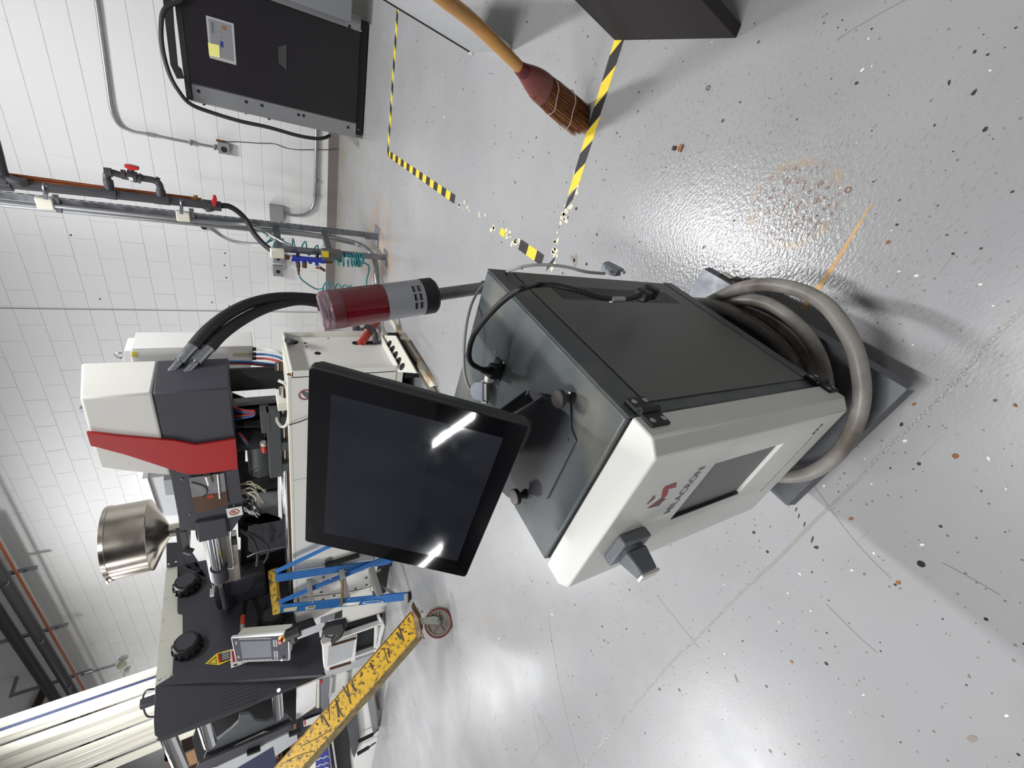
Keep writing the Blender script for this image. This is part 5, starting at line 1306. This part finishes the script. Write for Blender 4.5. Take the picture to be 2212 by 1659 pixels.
lb3 = MB().prism([FY(x, y, YF - .055) for x, y in ((655, 1557), (692, 1543), (690, 1560), (656, 1570))], Y_ * .002).build('white_label', M_lab, mc, smooth=False)
MB().prism([FY(x, y, YF - .057) for x, y in ((657, 1557.5), (660, 1556.5), (661, 1566), (658, 1567))], Y_ * .002).build('label_red_band', M_redv, lb3, smooth=False)
for x, y in ((717, 1462), (751, 1450)):
    MB().bar(FY(x, y, YF - .035), FY(x - 4, y + 42, YF - .035), .03, .03, Y_).build('slide_rail', M_pan, mc, bevel=.003)
# middle base: open frame, chute box, sloping panel
MB().prism([FY(x, y, YF - .03) for x, y in ((640, 1310), (840, 1300), (828, 1340), (750, 1365), (665, 1382), (640, 1375))], Y_ * .03).build('base_access_panel', M_white, mc, smooth=False)
MB().prism([FY(x, y, YF - .034) for x, y in ((693, 1335), (739, 1319), (739, 1334), (692, 1346))], Y_ * .002).build('grey_insert', M_chs, mc, smooth=False)
MB().prism([FY(x, y, YF - .036) for x, y in ((724, 1326), (739, 1319), (738, 1335), (722, 1338))], Y_ * .002).build('connector_block', M_black, mc, smooth=False)
MB().prism([FY(x, y, YF - .055) for x, y in ((739, 1340), (752, 1350), (826, 1328), (822, 1352), (752, 1384), (738, 1375))], Y_ * .02).build('dark_recess', M_blackm, mc, smooth=False)
MB().prism([FY(x, y, YF - .057) for x, y in ((750, 1370), (808, 1350), (810, 1400), (770, 1412))], Y_ * .005).build('dark_recess_lower', M_blackm, mc, smooth=False)
for a, b_, w_ in (((694, 1388), (828, 1342), .055), ((766, 1415), (815, 1398), .05), ((817, 1330), (828, 1350), .04), ((828, 1350), (812, 1405), .045), ((812, 1348), (810, 1398), .03)):
    MB().bar(FY(a[0], a[1], YF - .10), FY(b_[0], b_[1], YF - .10), .03, w_, Y_).build('open_frame_bar', M_white2, mc, bevel=.002)
chb = MB().prism([FY(x, y, YF - .13) for x, y in ((697, 1392), (708, 1390), (772, 1372), (767, 1428), (705, 1450), (700, 1444))], Y_ * .08)
cho = chb.build('parts_chute', M_white2, mc, bevel=.004)
MB().prism([FY(x, y, YF - .132) for x, y in ((710, 1396), (766, 1381), (760, 1420), (707, 1440))], Y_ * .002).build('chute_inside', M_pan, cho, smooth=False)
for a, b_ in (((716, 1394), (769, 1378)), ((712, 1445), (758, 1431))): MB().bar(FY(a[0], a[1], YF - .14), FY(b_[0], b_[1], YF - .14), .012, .026, Y_).build('chute_gasket', M_bronze, cho)
MB().prism([FY(x, y, YF - .05) for x, y in ((700, 1450), (712, 1446), (810, 1412), (800, 1432), (730, 1456), (704, 1458))], Y_ * .02).build('chute_shadow_sill', M_pan, mc, smooth=False)
MB().box(-1.9, .9, YF + .03, YB, .0, .14).build('skid', M_blackm, mc)
for x in (-1.3, .2): MB().lathe((x, YF + .04, 0), Z_, [(0, .07), (.02, .07), (.03, .02), (.2, .02)], 16).build('levelling_foot', M_black, mc)
# black handle + small disc under the ladder
MB().bar(FY(702, 1222, YF - .03), FY(776, 1199, YF - .03), .03, .045, Y_).build('door_pull_bar', M_black, mc, bevel=.006)
MB().lathe(FY(710, 1209, YF - .003), -Y_, [(0, .035), (.004, .035)], 18).build('round_plate', M_alu, mc)
for x, y in ((694, 1279), (722, 1287), (768, 1272), (792, 1264), (698, 1295), (699, 1247), (791, 1248)):
    MB().lathe(FY(x, y, YF - .003), -Y_, [(0, .012), (.004, .010)], 10).build('panel_screw', M_black, mc)
MB().tube([FY(654, 1290, YF - .02), FY(680, 1288, YF - .02), FY(740, 1280, YF - .02), FY(790, 1270, YF - .02), FY(820, 1256, YF - .02)], .004, 6, 5).build('thin_cable', M_rub, mc)
# base back part: dark skirting between ladder and guard
MB().prism([FY(x, y, -3.3) for x, y in ((628, 1290), (640, 1300), (655, 1385), (640, 1390), (620, 1300))], Y_ * .02).build('dark_filler', M_blackm, mc, smooth=False)

# HMI on its arm
H0 = V((-1.50, -3.63, 1.47)); hh = AD(498, 1377, 3.8)
hq = [AD(498, 1377, 3.80), AD(625, 1365, 3.83), AD(625.5, 1427, 3.88), AD(509, 1431, 3.86)]
hm = thing('operator_panel', hq[1] + V((0, 0, -.1)), 'white framed operator panel with grey screen and red stop button, on a white arm', 'control panel')
hu = (hq[0] - hq[1]).normalized(); hr = (hq[1] - hq[2]); hr = (hr - hu * hr.dot(hu)).normalized(); hn = hu.cross(hr).normalized()
if hn.dot(CAM - hq[0]) < 0: hn = -hn
HO = hq[1]
def HH(x, y, o=0.): return AN(x, y, hn, HO + hn * o)
MB().prism([HH(x, y) for x, y in ((498, 1377), (625, 1365), (625.5, 1427), (509, 1431))], -hn * .03).build('frame', M_white2, hm, bevel=.006)
MB().prism([HH(x, y, -.031) for x, y in ((511, 1373), (622, 1364), (622, 1420), (516, 1424))], -hn * .10).build('housing', M_cream, hm, bevel=.006)
MB().prism([HH(x, y, .0005) for x, y in ((501, 1379.5), (621.5, 1373), (623, 1425), (511.5, 1429))], hn * .002).build('keypad', M_hmi, hm, smooth=False)
MB().prism([HH(x, y, .003) for x, y in ((518.5, 1386), (584.5, 1383.5), (587, 1419), (524, 1422))], hn * .001).build('screen', M_hscr, hm, smooth=False)
kk = []
for i in range(12): kk.append((519 + i * 5.75, 1380.8 - i * .17)); kk.append((526 + i * 5.45, 1427 - i * .26))
for i in range(5):
    for j in range(2): kk.append((591.5 + j * 5.3 + i * .15, 1384 + i * 2.9)); kk.append((593 + j * 5.3 + i * .2, 1407.5 + i * 2.9))
for j in range(2): kk.append((594 + j * 5.2, 1423.5))
kk += [(510, 1387), (510.5, 1391), (515, 1418), (515.5, 1421)]
for x, y in kk:
    p = HH(x, y, .003); MB().obox(p, hu, hr, hn, .0145, .0085, .002).build('key', M_key, hm, smooth=False)
MB().lathe(HH(609.5, 1380, .002), hn, [(0, .034), (.004, .033)], 22).build('stop_collar', M_esy, hm)
MB().lathe(HH(609.5, 1380, .006), hn, [(0, .013), (.025, .013), (.026, .019), (.045, .019), (.048, .016)], 20).build('stop_button', M_est, hm)
MB().lathe(HH(611, 1422, .002), hn, [(0, .014), (.01, .014), (.012, .009), (.022, .009)], 16).build('key_switch', M_alu, hm)
ja = AD(627, 1372, 3.86); jb = AD(647, 1360, 3.86)
MB().cyl(ja - hu * -.02, jb - hu * .02, .055, 18).build('swivel_joint', M_black, hm)
MB().obox(AD(637, 1376, 3.86), hu, hr, hn, .07, .09, .09).build('joint_cover', M_black, hm, bevel=.02)
MB().bar(AD(646, 1372, 3.86), AD(706, 1350, 3.84), .06, .065).build('arm_tube', M_pan, hm, bevel=.006)
MB().prism([AD(x, y, 3.86) for x, y in ((702, 1344), (725, 1337), (748, 1333), (752, 1345), (744, 1363), (724, 1378), (720, 1370), (732, 1357), (706, 1358))], hn * .09).build('arm_elbow', M_black, hm, bevel=.012)
MB().prism([AD(x, y, 3.88) for x, y in ((700, 1362), (728, 1354), (722, 1372), (708, 1375))], -hn * .04).build('arm_foot', M_pan, hm, smooth=False)
MB().tube([AD(696, 1376, 3.87), AD(698, 1366, 3.86), AD(704, 1374, 3.86), AD(716, 1377, 3.86), AD(724, 1376, 3.86)], .008, 6, 5).build('arm_cable', M_rub, hm)

# white pneumatic cabinet and the two big hoses behind the hood
wc = thing('valve_cabinet', (.7, -2.4, 1.1), 'narrow white cabinet with a yellow label and lifting eye, behind the machine hood', 'cabinet')
def VP(x, y, Y=-2.55): return AY(x, y, Y)
MB().prism([VP(x, y) for x, y in ((284, 752), (546, 747), (549, 768), (540, 800), (286, 800))], Y_ * .25).build('body', M_white2, wc, bevel=.003)
MB().prism([VP(x, y, -2.54) for x, y in ((268, 758), (286, 757), (286, 800), (266, 800))], Y_ * .2).build('end_plate', M_white2, wc, bevel=.002)
MB().prism([VP(x, y, -2.553) for x, y in ((285, 760), (295, 759.5), (294, 771), (284, 771))], Y_ * .002).build('yellow_label', M_warn, wc, smooth=False)
MB().prism([VP(x, y, -2.553) for x, y in ((503, 762), (538, 762), (538, 769), (502, 769))], Y_ * .002).build('rating_plate', M_labg, wc, smooth=False)
MB().torus(VP(260, 768, -2.5), V((.3, 1, 0)), .028, .008, 20, 6).build('lifting_eye', M_steel, wc)
for i, (y, mt) in enumerate(((754, M_clr), (765, M_hosb), (774, M_hose))):
    MB().tube([VP(548, y, -2.57), VP(575, y + 1, -2.6), VP(600, y + 6, -2.7), VP(616, y + 14, -2.8)], .010, 8, 5).build('supply_hose', mt, wc)
    MB().cyl(VP(545, y, -2.57), VP(553, y, -2.57), .016, 10).build('hose_fitting', M_black, wc)
for mt, o in ((M_hosb, 0), (M_hose, 4)): MB().tube([AY(490, 781 + o, -2.8), AY(540, 782 + o, -2.8), AY(612, 790 + o, -2.85)], .010, 8, 4).build('long_hose', mt, wc)
hs = thing('hydraulic_hose', AY(400, 765, -2.9), 'pair of thick black hoses with steel ends arching from the hood to the wall side', 'hose')
HYs = [-2.85, -2.75, -2.6, -2.4, -2.2, -2.05, -1.95, -1.9]
for pts in (((418, 748), (450, 712), (494, 678), (540, 655), (590, 643), (640, 641), (690, 645), (735, 655)), ((452, 752), (480, 722), (520, 693), (560, 672), (600, 658), (645, 650), (690, 656), (745, 672))):
    P = [AY(x, y, Y) for (x, y), Y in zip(pts, HYs)]
    P += [P[-1] + V((-.03, .02, -.25)), P[-1] + V((-.1, .02, -.5))]
    MB().tube(P, .042, 16, 6).build('hose', M_rub, hs)
    u = (P[0] - P[1]).normalized()
    MB().cyl(P[0] + u * .0, P[0] + u * .14, .040, 18, .036).build('crimped_end', M_steel, hs)
    MB().cyl(P[0] + u * .14, P[0] + u * .25, .024, 14).build('hose_tail', M_steel, hs)
# hoses leaving the end panel
for pts, mt, r_, lb in ((((775, 742), (790, 722), (806, 700), (818, 680)), M_hose, .020, 0), (((784, 742), (800, 718), (818, 694), (828, 678)), M_hose, .020, 0), (((812, 742), (810, 722), (800, 708), (782, 702)), M_pvc, .024, 0)):
    P = [AX(x, y, XE + .0 + .05 * i) for i, (x, y) in enumerate(pts)]
    MB().tube(P, r_, 10, 6).build('outlet_hose', mt, ept)
for x in (770, 781): 
    tag(MB().tube([AX(x - 5, 690, 1.05), AX(x - 2, 705, 1.05), AX(x, 724, 1.05)], .03, 10, 5).build('hose', M_pvc, None), 'thick dark hose dropping behind the white end panel, %s' % ('nearer the wall' if x == 770 else 'nearer the red hoses'), 'hose')
# cabinet on the wall behind the machine
wl = thing('wall_cabinet', AY(380, 1060, -.2), 'pale grey wall cabinet partly hidden behind the charcoal guard, left of the hood', 'cabinet')
MB().prism([AY(x, y, -.3) for x, y in ((318, 1033), (400, 1024), (430, 1110), (345, 1115))], Y_ * .29).build('body', M_pan, wl, smooth=False)
MB().prism([AY(x, y, -.35) for x, y in ((307, 1035), (318, 1033), (345, 1115), (330, 1118))], Y_ * .34).build('side', M_white2, wl, smooth=False)
MB().prism([AY(x, y, -.5) for x, y in ((353, 1038), (385, 1035), (385, 1068), (358, 1070))], Y_ * .2).build('grey_box', M_boxg, wl, smooth=False)
# ================================================================ STEP LADDER
ld = thing('step_ladder', AZ(860, 1255), 'blue fibreglass step ladder with yellow top cap standing by the machine', 'step ladder')
# near (left in the hall) foot and the cap
f1 = AZ(884, 1293); 
f2 = AZ(858, 1222)                      # right front foot
lx = (f2 - f1)                          # ladder width direction
cq = [(577.7, 1234.5), (593.8, 1228.4), (594, 1240), (600.7, 1298), (606.9, 1306), (606, 1326), (588.4, 1329.8)]
MB().prism([AD(x, y, 4.14 - (y - 1228) / 100 * .19) for x, y in cq], R2 * .05).build('top_cap', M_lyel, ld, bevel=.006, smooth=False)
def lrail(name, pa, pb, wd, dp_=.03, mt=None):
    return MB().bar(pa, pb, dp_, wd, V((0, 0, 1))).build(name, mt or M_lblue, ld, bevel=.003)
def lr(name, pxs, za, zb, w_, th=.025):
    """rail given by its pixel outline quad on the plane through its ends"""
    pass
def LD(x, y, z): return AZ(x, y, z)
# front rails: wide channels (side faces seen)
A_top, A_bot = AD(610, 1318, 3.95), AD(880, 1292, 4.00)
B_top, B_bot = AD(597, 1250, 4.1), AD(848, 1214, 4.25)
def quadrail(name, q, dn, t, mt=None):
    m_ = MB().prism([AD(x, y, d) if d else AY(x, y, -3.56) for x, y, d in q], V(dn) * t); return m_.build(name, mt or M_lblue, ld, bevel=.003, smooth=False)
awd = R2 * 1.0
ra = quadrail('front_rail', [(605, 1308, 3.95), (881, 1281, 4.02), (883, 1297, 4.02), (604, 1325, 3.95)], awd, .03)
rb2 = quadrail('front_rail', [(594, 1242, 0), (835, 1208, 0), (849, 1213, 0), (838, 1220, 0), (596, 1258, 0)], awd, .02)
rc2 = quadrail('rear_rail', [(601, 1298, 3.98), (838, 1199, 4.32), (848, 1205, 4.32), (604, 1306, 3.98)], awd, .03, mat('ladder_light_blue', (52, 118, 190), .42, var=.06, scale=6))
rd = quadrail('rear_rail', [(592, 1232, 0), (706, 1179, 0), (760, 1155, 0), (768, 1160, 0), (700, 1190, 0), (596, 1240, 0)], awd, .015, MATS['ladder_light_blue'])
for (x, y, d), (x2, y2, d2), wn, nm in (((664, 1236, 4.1), (673, 1302, 4.0), .042, 'step'), ((735, 1226, 4.15), (751, 1298, 4.02), .048, 'step'), ((802, 1229, 4.2), (820, 1290, 4.02), .055, 'step'), ((685, 1195, 4.35), (697, 1252, 4.2), .045, 'rear_brace')):
    a, b_ = AD(x, y, d + .01), AD(x2, y2, d2 + .01)
    MB().bar(a, b_, .07, wn, (0, 0, 1)).build(nm, M_alu, ld, bevel=.003)
for (x, y, d), (x2, y2, d2) in (((740, 1252, 4.0), (738, 1308, 3.95)), ((719, 1180, 4.3), (716, 1222, 4.2))):
    MB().bar(AD(x, y, d), AD(x2, y2, d2), .02, .018, R2).build('spreader_bar', mat('tarnished_spreader', (132, 104, 64), .5, .4), ld, bevel=.002)
for a, b_ in (((818, 1264, 4.15), (855, 1284, 4.05)), ((822, 1229, 4.2), (812, 1240, 4.2))): MB().bar(AD(*a), AD(*b_), .02, .018, R2).build('diagonal_brace', M_alu, ld)
def lq(name, q, mt, par, d=3.945): return MB().prism([AD(x, y, d + (x - 605) / 276 * .07) for x, y in q], -awd * .0012).build(name, mt, par, smooth=False)
lq('label', [(614, 1314), (643, 1310), (640, 1319), (612, 1322)], M_labg, ra)
lq('label', [(660, 1311), (683, 1307), (680, 1315), (659, 1318)], M_labg, ra)
lq('label_print', [(666, 1311.5), (679, 1309), (678, 1311.5), (665, 1314)], M_text, ra, 3.943)
lq('label', [(743, 1303), (779, 1299.5), (774, 1307), (739, 1309)], M_lab, ra)
ov = [(806 + 23 * math.cos(t), 1301 + 3.6 * math.sin(t) - (.06) * 23 * math.cos(t)) for t in [2 * PI * i / 20 for i in range(20)]]
lo_ = lq('maker_oval', ov, M_lab, ra)
lq('maker_oval_inner', [(806 + 20 * math.cos(t), 1301 + 2.5 * math.sin(t) - (.06) * 20 * math.cos(t)) for t in [2 * PI * i / 20 for i in range(20)]], M_lblue, ra, 3.943)
a, b_ = AD(793, 1304.0, 3.988), AD(820, 1301.0, 3.995)
text('maker_name', 'WERNER', a, (b_ - a), -R0 * .99 - R1 * .0, .012, M_lab, ra, width=(b_ - a).length, t=.004, bold=.02)
lq('foot_pad', [(872, 1284), (882, 1281.5), (884, 1297), (873, 1298)], M_alu, ra)
MB().obox(AD(884, 1289, 4.03), (AD(884, 1289, 4.03) - AD(600, 1318, 3.95)).normalized(), R1, R2, .014, .085, .06).build('rubber_foot', M_black, ra)
for x, y in ((692, 1256), (714, 1251), (636, 1298), (754, 1294), (676, 1300)):
    MB().lathe(AD(x, y, 4.0 + (x - 605) / 276 * .08 - (.02 if y < 1290 else .06)), -R2, [(0, .006), (.004, .004)], 8).build('rivet', M_lab, ld)

# ================================================================ YELLOW GANTRY LEG
gl = thing('gantry_leg', AZ(975, 1345), 'worn yellow steel gantry leg rising from a single large caster wheel', 'gantry leg')
D0 = 3.2
def GQ(x, y, d=D0): return AD(x, y, d)
face = [(888, 1318), (900, 1345), (906, 1372), (898, 1380), (800, 1492), (652, 1664), (630, 1700), (560, 1700), (640, 1607), (760, 1468)]
gm = MB().prism([GQ(x, y) for x, y in ((885, 1324), (897, 1347), (904, 1368), (640, 1681), (588, 1681), (574, 1681))], R2 * .01)
# hollow box section: front web, upper and lower flange faces
d_ = (GQ(590, 1663) - GQ(887, 1322)).normalized()
wv = GQ(904, 1370) - GQ(887, 1322); wv = wv - d_ * wv.dot(d_)
o1 = GQ(887, 1322); depth = R2 * .09 + (-R0) * .0
web = MB().prism([GQ(887, 1321), GQ(905, 1369), GQ(905 - 269, 1369 + 309), GQ(887 - 311, 1321 + 357)], R2 * .012).build('front_face', M_gant, gl, bevel=.002)
low = wv.normalized()
lo0, lo1 = GQ(905, 1370), GQ(905 - 262, 1370 + 300)
dv = AD(914, 1378, D0 + .14) - AD(905, 1370, D0)
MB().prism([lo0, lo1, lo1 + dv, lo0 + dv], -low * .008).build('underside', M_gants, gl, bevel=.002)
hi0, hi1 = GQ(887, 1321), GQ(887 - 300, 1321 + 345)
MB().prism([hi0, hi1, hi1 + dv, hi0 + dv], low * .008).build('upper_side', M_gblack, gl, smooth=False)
# paint scrapes
random.seed(5)
def GF(x, y, o=.001): return AD(x, y, D0 - o)
scr = MB()
for pts in (((862, 1354), (872, 1385)), ((857, 1366), (866, 1381)), ((829, 1400), (838, 1432)), ((838, 1400), (842, 1420)), ((750, 1482), (757, 1520)), ((741, 1482), (752, 1505)), ((724, 1512), (740, 1548)), ((710, 1520), (712, 1556)), ((693, 1545), (697, 1562)), ((697, 1547), (712, 1570)), ((800, 1432), (806, 1446)), ((728, 1514), (732, 1550)), ((880, 1340), (888, 1344)), ((760, 1478), (768, 1492)), ((620, 1644), (650, 1630), (680, 1622)), ((650, 1612), (690, 1592), (716, 1575))):
    q = spline([GF(*p) for p in pts], 5)
    for a, b_ in zip(q[:-1], q[1:]):
        w1 = random.uniform(.003, .009) if len(pts) == 2 else .003; sd = (b_ - a).cross(R2).normalized()
        scr.prism([a - sd * w1, a + sd * w1 * random.uniform(.5, 1), b_ + sd * w1 * random.uniform(.5, 1), b_ - sd * w1], -R2 * .0006)
for i in range(90):
    f = random.random(); x = 888 - 300 * f; y = 1322 + 345 * f; g = random.random() * (.12 if i < 45 else 1)
    if i % 5 == 0: g = 1 - random.random() * .08
    x += 17 * g; y += 47 * g; c = GF(x + 4, y); r_ = random.uniform(.003, .010)
    scr.prism([c + (R0 * math.cos(t) + R1 * math.sin(t)) * r_ * random.uniform(.4, 1.2) for t in [2 * PI * k / 6 for k in range(6)]], -R2 * .0006)
scr.build('scraped_paint', M_gblack, gl, smooth=False)['kind'] = 'stuff'
# end plate, fork and wheel
ep_ = MB().prism([AD(x, y, d) for x, y, d in ((888, 1309, 3.17), (905, 1340, 3.14), (910, 1365, 3.14), (905, 1384, 3.16), (899, 1374, 3.17), (893, 1340, 3.16))], R2 * .07)
ep_.build('end_plate', mat('rusty_yellow_plate', (132, 104, 60), .6, dirt=(92, 66, 44), dscale=20, damt=.5), gl, bevel=.002)
Wc = AD(947, 1344, 3.2)
wu = (R2 * -.86 - R1 * .30 + R0 * .12).normalized()
wh = MB().lathe(Wc - wu * .03, wu, [(0, .070), (0, .098), (.006, .105), (.054, .105), (.06, .098), (.06, .078), (.045, .072), (.045, .022), (.062, .020), (.062, .006)], 40).build('wheel', M_wgrey, gl, ang=30)
MB().torus(Wc + wu * .030, wu, .096, .0062, 40, 8).build('tread_edge', M_wred, gl)
sx2, sy2 = frame(wu); sp_ = MB()
for i in range(5):
    a = 2 * PI * i / 5 + .4; dr = sx2 * math.cos(a) + sy2 * math.sin(a); sp_.bar(Wc + wu * .020 + dr * .018, Wc + wu * .020 + dr * .078, .008, .012, wu)
sp_.build('spokes', M_wgrey, gl)
fk = MB().prism([AD(x, y, 3.2) for x, y in ((906, 1333), (938, 1328), (950, 1332), (953, 1340), (947, 1346), (908, 1346))], R2 * -.004)
f_o = fk.build('fork', M_green, gl, bevel=.001)
f_o.location = f_o.location + wu * .045
MB().cyl(AD(947, 1338, 3.2) + wu * .045, AD(947, 1338, 3.2) + wu * .062, .010, 10).build('axle_bolt', M_steel, gl)
MB().torus(AD(917, 1385, 3.15), (R2 + R0 * .2).normalized(), .024, .0012, 30, 6).build('pin_ring', M_steel, gl)
MB().bar(AD(911, 1366, 3.15), AD(916, 1380, 3.15), .010, .006).build('locking_pin', M_brass, gl)
for x, y in ((899, 1318), (908, 1322)): MB().cyl(AD(x, y, 3.2), AD(x + 5, y - 2, 3.2), .010, 6).build('bolt', M_green, gl)

# ================================================================ CREAM STRIP CURTAIN and rack beyond the machine
CYL = -2.0
def KP(x, y, Y=CYL): return AY(x, y, Y)
k0 = KP(330, 1462); xr_ = k0.x; xl_ = KP(470, 1562).x - .0
ct = thing('strip_curtain', ((xr_ + xl_) / 2, CYL, 1.5), 'tall cream pleated plastic curtain hanging beyond the machine guard', 'curtain')
random.seed(4); nst = 11; zt_ = 4.45
stepx = (xr_ - xl_) / nst
for i in range(nst):
    xa = xr_ - stepx * i; xb = xa - stepx * 1.10; dy = .035 * (i % 2) + random.uniform(-.02, .02); b_ = .045 + random.uniform(-.01, .025)
    m_ = MB(); pts = []
    for j in range(7):
        f = j / 6; pts.append(V((xa + (xb - xa) * f, CYL + dy - b_ * math.sin(PI * f), 0)))
    back = [p + V((0, .012, 0)) for p in reversed(pts)]
    m_.prism([p + Z_ * 1.55 for p in pts + back], Z_ * (zt_ - 1.55))
    m_.build('strip', M_curt, ct, ang=70)
MB().box(xl_ - .05, xr_ + .06, CYL - .06, CYL + .10, zt_ - .02, zt_ + .3).build('header', M_cblue, ct, bevel=.01)
MB().box(xr_ + .005, xr_ + .13, CYL, CYL + .06, 1.55, zt_ - .05).build('edge_strip', M_cream, ct, bevel=.01)
MB().box(xr_ + .0, xr_ + .012, CYL - .03, CYL - .0, 1.55, zt_ - .05).build('dark_cord', M_navy, ct)
MB().tube([KP(334, 1488, -2.3), KP(316, 1492, -2.3), KP(309, 1508, -2.3), KP(310, 1530, -2.3), KP(318, 1547, -2.3), KP(334, 1548, -2.3)], .012, 8, 6).build('loop_cable', M_rub, ct)
cb_ = tag(MB().obox(KP(326, 1514, -2.35), Z_, X_, Y_, .22, .10, .1).build('camera_box', M_black, None, bevel=.01), 'small black box behind the top edge of the guard, against the cream curtain', 'box')
rk2 = thing('storage_rack', AY(330, 1620, -.9), 'dark storage rack with brown cartons in the far corner below the curtain', 'rack')
rx0 = AY(500, 1600, -1.2).x
for i in range(5):
    for j in range(3):
        MB().box(rx0 - .1 - i * .9, rx0 + .68 - i * .9, -1.3, -.7, .25 + j * .95, .95 + j * .95).build('carton', M_brown, rk2, bevel=.01)
for i in range(6): MB().box(rx0 + .74 - i * .9, rx0 + .80 - i * .9, -1.36, -.6, 0, 3.1).build('upright', M_dwood, rk2)
for j in range(4): MB().box(rx0 - 4, rx0 + .8, -1.36, -.6, .17 + j * .95, .23 + j * .95).build('shelf', M_dwood, rk2)

# ================================================================ things beyond the gantry leg, low left
lw2 = thing('side_cabinet', AZ(818, 1600), 'dark steel underframe with white front and two black drop pins beside the gantry leg', 'frame')
def LP(x, y, Y=-3.95): return AY(x, y, Y)
MB().prism([LP(x, y) for x, y in ((752, 1555), (762, 1540), (805, 1480), (818, 1580), (819, 1700), (770, 1700), (752, 1640))], Y_ * .05).build('white_front', M_white2, lw2, smooth=False)
MB().prism([LP(x, y, -4.0) for x, y in ((749, 1570), (772, 1545), (778, 1600), (765, 1638), (760, 1625))], Y_ * .03).build('steel_cheek', M_char2, lw2, smooth=False)
MB().prism([LP(x, y, -3.97) for x, y in ((700, 1600), (752, 1545), (757, 1640), (765, 1700), (730, 1700))], Y_ * .03).build('dark_opening', M_blackm, lw2, smooth=False)
for a, b_, c in (((774, 1602), (806, 1586), (817, 1576)), ((772, 1629), (797, 1614), (811, 1604))):
    MB().cyl(LP(a[0], a[1], -4.04), LP(b_[0], b_[1], -4.04), .022, 12).build('pin_body', M_black, lw2)
    MB().cyl(LP(b_[0], b_[1], -4.04), LP(c[0], c[1], -4.04), .010, 8).build('pin', M_black, lw2)
MB().prism([LP(x, y, -4.0) for x, y in ((791, 1500), (803, 1496), (817, 1575), (806, 1586))], Y_ * .02).build('steel_leg', M_chs, lw2, smooth=False)
tc_ = AY(788, 1530, -3.75)
tag(MB().lathe((tc_.x, -3.75, max(tc_.z - .22, .05)), Z_, [(0, .10), (.03, .115), (.04, .11), (.07, .118), (.08, .112), (.11, .12), (.12, .114), (.30, .125)], 24).build('teal_bucket', M_tcan, None), 'ribbed teal bucket under the machine behind the gantry leg', 'bucket')
po = thing('blue_poster_board', LP(690, 1650), 'royal blue printed sheet with white script bands behind the gantry leg', 'poster')
MB().prism([LP(x, y, -3.98) for x, y in ((700, 1605), (712, 1595), (714, 1700), (682, 1700), (682, 1640))], Y_ * .004).build('sheet', M_navy2, po, smooth=False)
for dy in (0, 14, 24):
    q = [LP(684 + i * 3.2, 1641 + dy - i * 1.0 + 1.6 * math.sin(i * 1.7), -3.984) for i in range(9)]
    MB().tube(q, .006, 5, 3).build('script_band', M_lab, po)
MB().prism([LP(x, y, -3.985) for x, y in ((660, 1668), (682, 1640), (682, 1700), (650, 1700))], Y_ * .003).build('white_sheet', M_lab, po, smooth=False)
MB().bar(LP(708, 1600, -4.02), LP(716, 1665, -4.02), .02, .03, Y_).build('chrome_bar', M_chrome, po)
MB().bar(LP(716, 1590, -4.0), LP(728, 1670, -4.0), .02, .06, Y_).build('frame_bar', M_pan, po)
